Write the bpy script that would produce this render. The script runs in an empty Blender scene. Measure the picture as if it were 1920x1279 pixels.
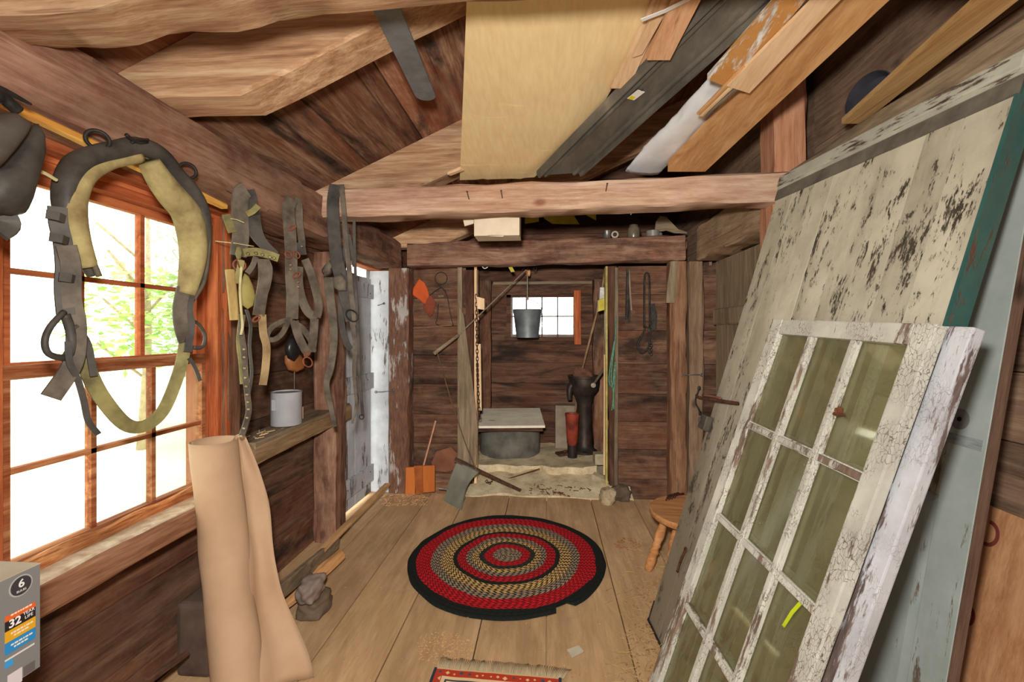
import bpy, bmesh, math, random
from math import sin, cos, pi, radians, atan, atan2, sqrt, floor
from mathutils import Vector, Matrix, noise, Euler

random.seed(7)
SC = bpy.context.scene
COL = SC.collection

# ------------------------------------------------------------------ camera
F = 850.0; YAW = atan(65 / 850); EYE = 1.40
cam_data = bpy.data.cameras.new('camera')
cam_data.sensor_width = 36.0
cam_data.lens = 36.0 * F / 1920
cam_data.shift_y = -17.5 / 1920
cam_data.clip_start = 0.02
cam = bpy.data.objects.new('camera', cam_data)
cam.location = (0, 0, EYE)
cam.rotation_euler = (pi / 2, 0, YAW)
COL.objects.link(cam)
SC.camera = cam

# ------------------------------------------------------------------ world, lights, exposure
SC.view_settings.view_transform = 'Standard'
SC.view_settings.look = 'None'
SC.view_settings.gamma = 1.0
SC.view_settings.use_curve_mapping = False
SC.view_settings.exposure = 0.0
world = bpy.data.worlds.new('sky'); SC.world = world
world.use_nodes = True
bg = world.node_tree.nodes['Background']
bg.inputs['Color'].default_value = (1.0, 0.98, 0.93, 1)
bg.inputs['Strength'].default_value = 5.0

def lamp(name, kind, loc, energy, color, size=0.1, rot=(0, 0, 0), linear=False, sizey=None):
    d = bpy.data.lights.new(name, kind)
    d.energy = energy; d.color = color
    if kind == 'AREA':
        d.shape = 'RECTANGLE'; d.size = size; d.size_y = sizey or size
    elif kind == 'SUN':
        d.angle = size
    else:
        d.shadow_soft_size = size
    if linear:
        d.use_nodes = True
        nt = d.node_tree
        em = nt.nodes['Emission']
        fo = nt.nodes.new('ShaderNodeLightFalloff')
        fo.inputs['Strength'].default_value = 1.0
        fo.inputs['Smooth'].default_value = 0.0
        mx = nt.nodes.new('ShaderNodeMath'); mx.operation = 'MULTIPLY_ADD'
        nt.links.new(fo.outputs['Constant'], mx.inputs[0]); mx.inputs[1].default_value = 0.32
        m2 = nt.nodes.new('ShaderNodeMath'); m2.operation = 'MULTIPLY'; m2.inputs[1].default_value = 0.30
        nt.links.new(fo.outputs['Linear'], m2.inputs[0]); nt.links.new(m2.outputs[0], mx.inputs[2])
        nt.links.new(mx.outputs[0], em.inputs['Strength'])
    o = bpy.data.objects.new(name, d); o.location = loc; o.rotation_euler = rot
    COL.objects.link(o)
    return o
lamp('camera_flash', 'POINT', (-0.06, 0.02, 1.58), 78, (1.0, 0.955, 0.89), 0.05, linear=True)
lamp('bounce_fill', 'AREA', (0.0, -1.0, 1.5), 9, (1.0, 0.95, 0.88), 2.0, rot=(radians(90), 0, 0), sizey=1.8)

# ------------------------------------------------------------------ placing helpers
def ray(u, v):
    a = (u - 960) / F; b = -(v - 622) / F
    return Vector((-sin(YAW) + a * cos(YAW), cos(YAW) + a * sin(YAW), b))
def at(u, v, X=None, Y=None, Z=None):
    d = ray(u, v)
    s = X / d.x if X is not None else Y / d.y if Y is not None else (Z - EYE) / d.z
    return Vector((d.x * s, d.y * s, d.z * s + EYE))
def hit(u, v, P, n):
    d = ray(u, v); o = Vector((0, 0, EYE)); P = Vector(P); n = Vector(n)
    return o + d * ((P - o).dot(n) / d.dot(n))
def path_hit(pts, P, n): return [hit(u, v, P, n) for u, v in pts]
def path_at(pts, **k):
    return [at(u, v, **k) for u, v in pts]

def srgb(r, g, b):
    f = lambda c: (c / 255 / 12.92) if c / 255 <= 0.04045 else ((c / 255 + 0.055) / 1.055) ** 2.4
    return (f(r), f(g), f(b), 1)

# ------------------------------------------------------------------ materials
def nodes(m):
    m.use_nodes = True
    nt = m.node_tree
    b = nt.nodes['Principled BSDF']
    return nt, b
class NT:
    def __init__(s, name, rough=0.8, spec=0.25):
        s.m = bpy.data.materials.new(name); s.m.use_nodes = True
        s.t = s.m.node_tree; s.b = s.t.nodes['Principled BSDF']
        s.b.inputs['Roughness'].default_value = rough
        s.b.inputs['Specular IOR Level'].default_value = spec
    def n(s, kind, **k):
        x = s.t.nodes.new(kind)
        for a, v in k.items(): setattr(x, a, v)
        return x
    def put(s, sock, v):
        if hasattr(v, 'links') or isinstance(v, bpy.types.NodeSocket): s.t.links.new(v, sock)
        else: sock.default_value = v
    def coord(s, sc=(1, 1, 1), rnd=True):
        c = s.n('ShaderNodeTexCoord').outputs['Object']
        if rnd:
            a = s.n('ShaderNodeAttribute', attribute_name='rnd').outputs['Fac']
            m = s.n('ShaderNodeMath', operation='MULTIPLY'); s.put(m.inputs[0], a); m.inputs[1].default_value = 37.0
            ad = s.n('ShaderNodeVectorMath', operation='ADD'); s.put(ad.inputs[0], c); s.put(ad.inputs[1], m.outputs[0])
            c = ad.outputs[0]
        mp = s.n('ShaderNodeMapping'); s.put(mp.inputs['Vector'], c); mp.inputs['Scale'].default_value = sc
        return mp.outputs[0]
    def noise(s, vec, scale, detail=4, rough=0.55, dist=0.0):
        x = s.n('ShaderNodeTexNoise'); s.put(x.inputs['Vector'], vec)
        x.inputs['Scale'].default_value = scale; x.inputs['Detail'].default_value = detail
        x.inputs['Roughness'].default_value = rough; x.inputs['Distortion'].default_value = dist
        return x.outputs['Fac']
    def ramp(s, fac, stops, interp='LINEAR'):
        x = s.n('ShaderNodeValToRGB'); s.put(x.inputs[0], fac); x.color_ramp.interpolation = interp
        e = x.color_ramp.elements
        while len(e) < len(stops): e.new(0.5)
        for i, (p, c) in enumerate(stops):
            e[i].position = p; e[i].color = c if len(c) == 4 else (*c, 1)
        return x.outputs[0]
    def step(s, fac, lo, hi):
        x = s.n('ShaderNodeMapRange'); s.put(x.inputs[0], fac)
        x.inputs[1].default_value = lo; x.inputs[2].default_value = hi
        return x.outputs[0]
    def mix(s, fac, a, b, mode='MIX'):
        x = s.n('ShaderNodeMix', data_type='RGBA', blend_type=mode)
        s.put(x.inputs[0], fac); s.put(x.inputs[6], a); s.put(x.inputs[7], b)
        return x.outputs[2]
    def math(s, op, a, b=0.0, c=None):
        x = s.n('ShaderNodeMath', operation=op); s.put(x.inputs[0], a); s.put(x.inputs[1], b)
        if c is not None: s.put(x.inputs[2], c)
        return x.outputs[0]
    def bump(s, h, st=0.3, dist=0.01):
        x = s.n('ShaderNodeBump'); s.put(x.inputs['Height'], h)
        x.inputs['Strength'].default_value = st; x.inputs['Distance'].default_value = dist
        s.t.links.new(x.outputs[0], s.b.inputs['Normal'])
    def done(s, col):
        s.put(s.b.inputs['Base Color'], col); return s.m

def G(v): return (v, v, v, 1)
MATS = {}
def wood(name, dark, mid, light, axis='y', stain=0.5, stainc=None, bump=0.35, tone=0.35, dust=0.0, knots=True, fine=1.0, rough=0.85, patch=0.0, patchc=(128, 72, 48)):
    """weathered wood: grain along the axis, knots, blotchy stains, every board its own tone"""
    if name in MATS: return MATS[name]
    s = NT(name, rough, 0.2)
    st = {'x': (0.07, 1, 1), 'y': (1, 0.07, 1), 'z': (1, 1, 0.07)}[axis]
    mid_s = {'x': (0.22, 1, 1), 'y': (1, 0.22, 1), 'z': (1, 1, 0.22)}[axis]
    v = s.coord(st)
    g = s.noise(v, 26 * fine, 6, 0.62, 0.6)
    g2 = s.noise(v, 95 * fine, 3, 0.6)
    g3 = s.noise(v, 260 * fine, 2, 0.6)
    gg = s.math('ADD', s.math('ADD', s.math('MULTIPLY', g, 0.58), s.math('MULTIPLY', g2, 0.27)), s.math('MULTIPLY', g3, 0.15))
    c = s.ramp(gg, [(0.34, srgb(*dark)), (0.48, srgb(*mid)), (0.63, srgb(*light))])
    ck = s.noise(s.coord({'x': (0.018, 1, 1), 'y': (1, 0.018, 1), 'z': (1, 1, 0.018)}[axis]), 55 * fine, 3, 0.6)
    ckm = s.step(ck, 0.64, 0.70)
    v2 = s.coord(mid_s)
    bl = s.noise(v2, 4.2, 4, 0.6, 1.2)
    sc = srgb(*(stainc or tuple(int(q * 0.45) for q in dark)))
    c = s.mix(s.math('MULTIPLY', s.step(bl, 0.50, 0.66), stain), c, sc)
    bl2 = s.noise(v2, 7.0, 3, 0.6, 0.5)
    c = s.mix(s.math('MULTIPLY', s.step(bl2, 0.52, 0.75), 0.65), c, srgb(*light))
    big = s.noise(s.coord({'x': (0.35, 1, 1), 'y': (1, 0.35, 1), 'z': (1, 1, 0.35)}[axis]), 2.6, 5, 0.65, 1.5)
    if patch: c = s.mix(s.math('MULTIPLY', s.step(big, 0.44, 0.60), patch), c, srgb(*patchc))
    big2 = s.noise(s.coord({'x': (0.3, 1, 1.3), 'y': (1.3, 0.3, 1), 'z': (1, 1.3, 0.3)}[axis]), 1.9, 6, 0.7, 2.0)
    c = s.mix(s.math('MULTIPLY', s.step(big2, 0.52, 0.64), stain * 0.8), c, sc)
    bl3 = s.noise(s.coord(mid_s), 15, 5, 0.7, 0.8)
    c = s.mix(s.math('MULTIPLY', s.step(bl3, 0.56, 0.70), 0.35 * min(1, stain * 1.6)), c, sc)
    c = s.mix(s.math('MULTIPLY', ckm, 0.55 if bump > 0.15 else 0.1), c, sc)
    if knots:
        vo = s.n('ShaderNodeTexVoronoi', feature='F1'); s.put(vo.inputs['Vector'], s.coord({'x': (0.55, 1, 1), 'y': (1, 0.55, 1), 'z': (1, 1, 0.55)}[axis]))
        vo.inputs['Scale'].default_value = 4.5
        kf = s.step(vo.outputs['Distance'], 0.115, 0.045)
        c = s.mix(s.math('MULTIPLY', kf, 0.75), c, sc)
    if dust:
        dn = s.noise(s.coord((1, 1, 1)), 9, 5, 0.7)
        c = s.mix(s.math('MULTIPLY', s.step(dn, 0.42, 0.7), dust), c, srgb(176, 150, 122))
    if tone:
        a = s.n('ShaderNodeAttribute', attribute_name='rnd').outputs['Fac']
        t = s.math('ADD', s.math('MULTIPLY', a, tone), 1.0 - tone * 0.5)
        h = s.n('ShaderNodeHueSaturation'); s.put(h.inputs['Color'], c); s.put(h.inputs['Value'], t); c = h.outputs[0]
    s.bump(gg, bump, 0.012)
    MATS[name] = s.done(c); return MATS[name]

def peel(name, paint, under, axis='z', thr=0.52, crack=0.0, paint2=None, scale=9, rough=0.7, fullz=None, dirt=0.25, stretch=0.18):
    """old paint flaking off bare wood"""
    if name in MATS: return MATS[name]
    s = NT(name, rough, 0.3)
    st = {'x': (stretch, 1, 1), 'y': (1, stretch, 1), 'z': (1, 1, stretch)}[axis]
    v = s.coord(st)
    n1 = s.noise(v, scale, 8, 0.72, 0.4)
    n2 = s.noise(v, scale * 6, 4, 0.7)
    big = s.noise(s.coord((1, 1, 1)), 2.3, 3, 0.6)
    f = s.math('ADD', s.math('ADD', s.math('MULTIPLY', n1, 0.55), s.math('MULTIPLY', n2, 0.25)), s.math('MULTIPLY', big, 0.25))
    m = s.step(f, thr, thr + 0.03)
    wv = s.noise(v, 60, 4, 0.6)
    uc = s.ramp(wv, [(0.3, srgb(*[int(q * 0.6) for q in under])), (0.7, srgb(*under))])
    p2 = paint2 or tuple(int(q * 0.86) for q in paint)
    pc = s.mix(s.step(s.noise(s.coord((1, 1, 1)), 5, 5, 0.65), 0.35, 0.65), srgb(*paint), srgb(*p2))
    dn = s.noise(v, 3.0, 5, 0.7)
    pc = s.mix(s.math('MULTIPLY', s.step(dn, 0.5, 0.75), dirt), pc, srgb(105, 88, 68))
    if crack:
        vo = s.n('ShaderNodeTexVoronoi', feature='DISTANCE_TO_EDGE')
        dv = s.n('ShaderNodeTexNoise'); s.put(dv.inputs['Vector'], s.coord((1, 1, 1))); dv.inputs['Scale'].default_value = 30
        av = s.n('ShaderNodeVectorMath', operation='MULTIPLY_ADD'); s.put(av.inputs[0], dv.outputs['Color']); av.inputs[1].default_value = (0.02, 0.02, 0.02); s.put(av.inputs[2], s.coord({'x': (0.45, 1, 1), 'y': (1, 0.45, 1), 'z': (1, 1, 0.45)}[axis]))
        s.put(vo.inputs['Vector'], av.outputs[0]); vo.inputs['Scale'].default_value = 115
        ck = s.step(vo.outputs['Distance'], 0.05, 0.02)
        ck = s.math('MULTIPLY', ck, s.step(s.noise(s.coord((1, 1, 1)), 9, 2), 0.4, 0.55))
        pc = s.mix(s.math('MULTIPLY', ck, crack), pc, srgb(*[int(q * 0.7) for q in under]))
    if fullz:      # grime gathered towards the foot and the far edge
        sp = s.n('ShaderNodeSeparateXYZ'); s.put(sp.inputs[0], s.n('ShaderNodeTexCoord').outputs['Object'])
        gz = s.math('SUBTRACT', 1.0, s.math('DIVIDE', sp.outputs[2], fullz))
        gx = s.math('MULTIPLY', s.math('SUBTRACT', 0.35, sp.outputs[0]), 1.3)
        gg_ = s.math('ADD', s.math('ADD', gz, s.math('MAXIMUM', gx, 0.0)), s.math('MULTIPLY', s.math('SUBTRACT', s.noise(v, 4, 6, 0.7), 0.5), 1.5))
        pc = s.mix(s.math('MULTIPLY', s.step(gg_, 0.1, 0.95), 0.85), pc, srgb(112, 100, 80))
    c = s.mix(m, pc, uc)
    a = s.n('ShaderNodeAttribute', attribute_name='rnd').outputs['Fac']
    h = s.n('ShaderNodeHueSaturation'); s.put(h.inputs['Color'], c); s.put(h.inputs['Value'], s.math('ADD', s.math('MULTIPLY', a, 0.12), 0.94))
    s.bump(s.math('SUBTRACT', 1.0, m), 0.35, 0.004)
    MATS[name] = s.done(h.outputs[0]); return MATS[name]

def plain(name, col, col2=None, rough=0.6, metal=0.0, scale=12, bump=0.15, spec=0.3, stretch=(1, 1, 1), detail=5):
    if name in MATS: return MATS[name]
    s = NT(name, rough, spec)
    s.b.inputs['Metallic'].default_value = metal
    col2 = col2 or tuple(int(q * 0.75) for q in col)
    n = s.noise(s.coord(stretch), scale, detail, 0.6)
    c = s.ramp(n, [(0.32, srgb(*col2)), (0.62, srgb(*col))])
    s.bump(n, bump, 0.006)
    MATS[name] = s.done(c); return MATS[name]

def glassy(name, tint, dirt_col, dirt, spots=0.0, rough=0.05):
    """old window glass: a thin clear pane with a film of dirt"""
    if name in MATS: return MATS[name]
    s = NT(name)
    t = s.t; out = t.nodes['Material Output']
    tr = s.n('ShaderNodeBsdfTransparent'); tr.inputs[0].default_value = tint
    gl = s.n('ShaderNodeBsdfGlossy'); gl.inputs['Roughness'].default_value = rough
    lw = s.n('ShaderNodeLayerWeight'); lw.inputs[0].default_value = 0.25
    m1 = s.n('ShaderNodeMixShader'); s.put(m1.inputs[0], s.math('MULTIPLY', lw.outputs['Fresnel'], 0.6)); s.put(m1.inputs[1], tr.outputs[0]); s.put(m1.inputs[2], gl.outputs[0])
    df = s.n('ShaderNodeBsdfDiffuse'); df.inputs[0].default_value = dirt_col
    n = s.noise(s.coord((1, 1, 1)), 6, 5, 0.7)
    f = s.math('MULTIPLY', s.ramp(n, [(0.3, G(0.55)), (0.7, G(1.0))]), dirt)
    if spots:
        n2 = s.noise(s.coord((1, 1, 1)), 90, 3, 0.8)
        f = s.math('MAXIMUM', f, s.math('MULTIPLY', s.step(n2, 0.68, 0.74), spots))
    m2 = s.n('ShaderNodeMixShader'); s.put(m2.inputs[0], f); s.put(m2.inputs[1], m1.outputs[0]); s.put(m2.inputs[2], df.outputs[0])
    t.links.new(m2.outputs[0], out.inputs[0])
    MATS[name] = s.m; return s.m

W_beam = lambda ax: wood('beam_wood_' + ax, (98, 66, 52), (142, 100, 80), (184, 146, 122), ax, 0.85, (70, 42, 36), dust=0.3, patch=0.45, patchc=(110, 66, 52))
W_tie = lambda ax: wood('tie_beam_wood_' + ax, (142, 106, 86), (180, 144, 120), (208, 180, 156), ax, 0.35, (120, 66, 48), dust=0.3)
W_raft = lambda ax: wood('rafter_wood_' + ax, (128, 92, 66), (176, 136, 102), (208, 178, 142), ax, 0.45, (112, 66, 40), dust=0.1)
W_roof = lambda ax: wood('roof_board_' + ax, (84, 54, 40), (136, 94, 70), (182, 144, 114), ax, 0.95, (36, 27, 26), tone=0.6, dust=0.1, patch=0.75, patchc=(122, 64, 42))
W_wall = lambda ax: wood('wall_board_' + ax, (66, 43, 33), (96, 66, 50), (132, 100, 78), ax, 0.9, (36, 24, 20), tone=0.55, dust=0.12, patch=0.5, patchc=(104, 58, 36))
W_dark = lambda ax: wood('dark_board_' + ax, (52, 36, 28), (84, 58, 44), (110, 82, 64), ax, 0.85, (26, 18, 16), tone=0.5, patch=0.45, patchc=(92, 54, 36))
W_floor = lambda ax: wood('floor_board_' + ax, (168, 134, 96), (188, 153, 112), (204, 170, 128), ax, 0.42, (134, 104, 74), tone=0.14, dust=0.25, bump=0.08, knots=False, patch=0.35, patchc=(150, 116, 80))
W_pine = lambda ax: wood('pine_' + ax, (204, 164, 120), (222, 186, 144), (236, 206, 168), ax, 0.1, (190, 140, 90), tone=0.2, knots=False, bump=0.12)
W_orange = lambda ax: wood('amber_pine_' + ax, (172, 120, 74), (202, 150, 98), (218, 174, 124), ax, 0.2, (130, 76, 36), tone=0.2, bump=0.15)
W_grey = lambda ax: wood('grey_board_' + ax, (98, 82, 64), (130, 112, 90), (160, 142, 116), ax, 0.45, (66, 54, 42), tone=0.25)
W_red = lambda ax: wood('red_brown_trim_' + ax, (128, 62, 34), (168, 88, 50), (196, 118, 72), ax, 0.35, (90, 44, 26), tone=0.3, knots=False)

# ------------------------------------------------------------------ mesh builder
class MB:
    def __init__(s): s.v = []; s.f = []; s.r = []
    def add(s, vs, fs, rnd=None):
        o = len(s.v); rnd = random.random() if rnd is None else rnd
        s.v += [Vector(q) for q in vs]
        s.f += [tuple(i + o for i in f) for f in fs]; s.r += [rnd] * len(fs)
        return s
    def hexa(s, p, rnd=None):     # p: 4 bottom then 4 top, same winding
        return s.add(p, [(3, 2, 1, 0), (4, 5, 6, 7), (0, 1, 5, 4), (1, 2, 6, 5), (2, 3, 7, 6), (3, 0, 4, 7)], rnd)
    def box(s, x0, x1, y0, y1, z0, z1, rnd=None, bev=0.0):
        if bev > 0:
            bm = bmesh.new()
            bmesh.ops.create_cube(bm, size=1)
            for q in bm.verts: q.co = Vector(((x0 + x1) / 2 + q.co.x * (x1 - x0), (y0 + y1) / 2 + q.co.y * (y1 - y0), (z0 + z1) / 2 + q.co.z * (z1 - z0)))
            bmesh.ops.bevel(bm, geom=bm.edges[:], offset=bev, segments=2, affect='EDGES', profile=0.6)
            return s.bm(bm, rnd)
        return s.hexa([(x0, y0, z0), (x1, y0, z0), (x1, y1, z0), (x0, y1, z0), (x0, y0, z1), (x1, y0, z1), (x1, y1, z1), (x0, y1, z1)], rnd)
    def bm(s, bm, rnd=None):
        bm.verts.index_update(); vs = [q.co.copy() for q in bm.verts]; fs = [tuple(x.index for x in f.verts) for f in bm.faces]
        bm.free(); return s.add(vs, fs, rnd)
    def loft(s, rings, rnd=None, cap=True, closed=False):
        n = len(rings[0]); vs = [q for r in rings for q in r]; fs = []
        m = len(rings)
        for i in range(m if closed else m - 1):
            a = i * n; b = ((i + 1) % m) * n
            for j in range(n):
                k = (j + 1) % n
                fs.append((a + j, a + k, b + k, b + j))
        if cap and not closed:
            fs.append(tuple(range(n - 1, -1, -1))); fs.append(tuple((m - 1) * n + j for j in range(n)))
        return s.add(vs, fs, rnd)
    def frames(s, pts, up=None):
        pts = [Vector(p) for p in pts]; out = []
        prev = None
        for i, p in enumerate(pts):
            t = (pts[min(i + 1, len(pts) - 1)] - pts[max(i - 1, 0)])
            t = t.normalized() if t.length > 1e-9 else Vector((0, 0, 1))
            if up is not None:
                a = Vector(up); a = a - t * a.dot(t)
                if a.length < 1e-4: a = prev if prev else t.orthogonal()
            else:
                a = prev - t * prev.dot(t) if prev else t.orthogonal()
            a.normalize(); prev = a
            out.append((p, t, a, t.cross(a)))
        return out
    def tube(s, pts, r, n=8, up=None, rnd=None, closed=False, flat=1.0):
        rr = r if callable(r) else (lambda t: r)
        pts = list(pts); fr = s.frames(pts + ([pts[0]] if closed else []), up)
        if closed: fr = fr[:-1]
        rings = []
        for i, (p, t, a, b) in enumerate(fr):
            q = rr(i / max(1, len(fr) - 1))
            rings.append([p + a * (cos(2 * pi * j / n) * q * flat) + b * (sin(2 * pi * j / n) * q) for j in range(n)])
        return s.loft(rings, rnd, closed=closed)
    def strap(s, pts, w, th=0.004, nrm=(1, 0, 0), rnd=None):
        """flat strip; nrm = direction its face looks to"""
        ww = w if callable(w) else (lambda t: w)
        fr = s.frames(pts, nrm); rings = []
        for i, (p, t, a, b) in enumerate(fr):
            h = ww(i / max(1, len(fr) - 1)) / 2; e = th / 2
            rings.append([p - b * h - a * e, p + b * h - a * e, p + b * (h * 0.92) + a * e, p - b * (h * 0.92) + a * e])
        return s.loft(rings, rnd)
    def ring(s, c, R, r, axis=(1, 0, 0), n=20, m=8, rnd=None, sy=1.0):
        ax = Vector(axis).normalized(); a = ax.orthogonal().normalized(); b = ax.cross(a)
        if abs(b.z) < abs(a.z): a, b = b, a
        pts = [Vector(c) + a * (cos(2 * pi * i / n) * R) + b * (sin(2 * pi * i / n) * R * sy) for i in range(n)]
        return s.tube(pts, r, m, rnd=rnd, closed=True, up=ax)
    def lathe(s, prof, c=(0, 0, 0), axis=(0, 0, 1), n=24, rnd=None, wob=0.0):
        ax = Vector(axis).normalized(); a = ax.orthogonal().normalized(); b = ax.cross(a); c = Vector(c)
        rings = []
        for k, (r, z) in enumerate(prof):
            rings.append([c + ax * z + (a * cos(2 * pi * i / n) + b * sin(2 * pi * i / n)) * (r * (1 + wob * noise.noise(Vector((cos(2 * pi * i / n) * 2, sin(2 * pi * i / n) * 2, z * 9))))) for i in range(n)])
        return s.loft(rings, rnd)
    def prism(s, outline, nrm, th, rnd=None):
        """flat outline (3-D points) given thickness th against nrm"""
        o = [Vector(p) for p in outline]; d = Vector(nrm).normalized() * th; n = len(o)
        vs = o + [p - d for p in o]
        fs = [tuple(range(n)), tuple(range(2 * n - 1, n - 1, -1))] + [(i, i + n, (i + 1) % n + n, (i + 1) % n) for i in range(n)]
        return s.add(vs, fs, rnd)
    def timber(s, pts, w, h, up=(0, 0, 1), rough=0.008, n=10, rnd=None, chamfer=0.012, seed=0):
        """rough-sawn beam along a polyline; w across, h along up"""
        pts = [Vector(p) for p in pts]; seg = []
        for i in range(len(pts) - 1):
            for k in range(n): seg.append(pts[i].lerp(pts[i + 1], k / n))
        seg.append(pts[-1]); fr = s.frames(seg, up); rings = []
        for i, (p, t, a, b) in enumerate(fr):
            r = []
            c = chamfer
            prof = [(-w / 2 + c, -h / 2), (w / 2 - c, -h / 2), (w / 2, -h / 2 + c), (w / 2, h / 2 - c), (w / 2 - c, h / 2), (-w / 2 + c, h / 2), (-w / 2, h / 2 - c), (-w / 2, -h / 2 + c)]
            for j, (x, y) in enumerate(prof):
                q = p + b * x + a * y
                q = q + (a * noise.noise(q * 5 + Vector((seed, j // 2, 0))) + b * noise.noise(q * 5 + Vector((9 + seed, j // 2, 4)))) * rough * 2
                r.append(q)
            rings.append(r)
        return s.loft(rings, rnd)
    def blob(s, c, size, seed=0, amp=0.25, sub=3, rnd=None, freq=2.0, flatten=None):
        bm = bmesh.new(); bmesh.ops.create_icosphere(bm, subdivisions=sub, radius=1)
        for q in bm.verts:
            d = q.co.normalized()
            # blocky stone: push towards a cube, then noise
            m = max(abs(d.x), abs(d.y), abs(d.z)); d2 = d.lerp(d / m * 0.85, 0.6)
            k = 1 + amp * noise.noise(d * freq + Vector((seed, seed * 2.3, 0)))
            q.co = Vector((c[0] + d2.x * k * size[0], c[1] + d2.y * k * size[1], c[2] + d2.z * k * size[2]))
        return s.bm(bm, rnd)
    def pillow(s, outline, nrm, depth, back=0.4, steps=5, rnd=None):
        """padded shape over a flat outline, bulging along nrm"""
        o = [Vector(p) for p in outline]; c = sum(o, Vector()) / len(o); n = Vector(nrm).normalized(); rings = []
        for k in range(-steps, steps + 1):
            t = k / steps * pi / 2 * 0.97; q = cos(t) ** 0.6; h = sin(t) * depth * (1 if k > 0 else back)
            rings.append([c + (p - c) * q + n * h for p in o])
        return s.loft(rings, rnd)
    def build(s, name, mat, parent=None, smooth=False, local=False, base=True, weld=False):
        """link everything gathered so far as ONE mesh object"""
        off = Vector((0, 0, 0)); inv = None
        if parent is not None and not local:
            q = parent; M = Matrix.Identity(4)
            while q: M = q.matrix_basis @ M; q = q.parent
            inv = M.inverted()
        elif parent is None and not local and base:
            xs = [q.x for q in s.v]; ys = [q.y for q in s.v]; zs = [q.z for q in s.v]
            off = Vector(((min(xs) + max(xs)) / 2, (min(ys) + max(ys)) / 2, min(zs)))
        me = bpy.data.meshes.new(name)
        me.from_pydata([tuple((inv @ q) if inv is not None else (q - off)) for q in s.v], [], s.f)
        at_ = me.attributes.new('rnd', 'FLOAT', 'FACE')
        at_.data.foreach_set('value', s.r)
        me.materials.append(mat)
        bm = bmesh.new(); bm.from_mesh(me)
        bmesh.ops.recalc_face_normals(bm, faces=bm.faces[:])
        bm.to_mesh(me); bm.free()
        if smooth:
            me.polygons.foreach_set('use_smooth', [True] * len(me.polygons))
            if smooth is not True: me.set_sharp_from_angle(angle=radians(smooth))
        o = bpy.data.objects.new(name, me); COL.objects.link(o)
        if parent is not None: o.parent = parent
        elif not local: o.location = off
        return o

def tag(o, label, cat, group=None, kind=None):
    o['label'] = label; o['category'] = cat
    if group: o['group'] = group
    if kind: o['kind'] = kind
    return o
def struct(o): o['kind'] = 'structure'; return o
def thing(name, label, cat, loc=(0, 0, 0), group=None, matrix=None):
    o = bpy.data.objects.new(name, None); COL.objects.link(o)
    o.empty_display_size = 0.1
    if matrix is not None: o.matrix_basis = matrix
    else: o.location = loc
    return tag(o, label, cat, group)
def smooth_path(pts, n=6):
    """Catmull-Rom through the points"""
    P = [Vector(p) for p in pts]; out = []
    for i in range(len(P) - 1):
        p0 = P[max(i - 1, 0)]; p1 = P[i]; p2 = P[i + 1]; p3 = P[min(i + 2, len(P) - 1)]
        for k in range(n):
            t = k / n
            out.append(0.5 * ((2 * p1) + (p2 - p0) * t + (2 * p0 - 5 * p1 + 4 * p2 - p3) * t * t + (3 * p1 - p0 - 3 * p2 + p3) * t ** 3))
    out.append(P[-1]); return out
def copy_tree(o, parent=None):
    c = o.copy(); COL.objects.link(c); c.parent = parent
    for ch in list(o.children): copy_tree(ch, c)
    return c
def frame_matrix(o, xa, ya, za):
    m = Matrix.Identity(4)
    for i, a in enumerate((xa, ya, za)):
        for j in range(3): m[j][i] = a[j]
    for j in range(3): m[j][3] = o[j]
    return m

# ================================================================== THE SETTING
def rows(z0, z1, step, jitter=0.03):
    e = [z0]; 
    while e[-1] + step * 1.4 < z1: e.append(e[-1] + step + random.uniform(-jitter, jitter))
    return e + [z1]
ROOF = lambda x: 2.36 + 0.45 * (x + 1.1)

# ground beyond the barn
m = MB(); m.box(-30, 30, -25, 40, -0.62, -0.35)
struct(m.build('ground_lawn', plain('sunlit_grass', (222, 228, 204), (206, 218, 184), 0.95, scale=0.7), None, base=False))

# floor boards run away from the camera
m = MB(); x = -1.62; sawdust = 0
while x < 1.62:
    w = random.uniform(0.30, 0.42)
    ys = [-1.6, random.uniform(0.3, 3.0), 3.86]
    if random.random() < 0.5: ys = [-1.6, 3.86]
    for i in range(len(ys) - 1):
        m.box(x + 0.003, min(x + w, 1.62) - 0.003, ys[i] + 0.002, ys[i + 1] - 0.002, -0.03, random.uniform(-0.002, 0.0))
    x += w
m.box(-1.62, 1.62, -1.6, 3.86, -0.05, -0.031, 0.1)
struct(m.build('floor', W_floor('y'), base=False))
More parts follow.
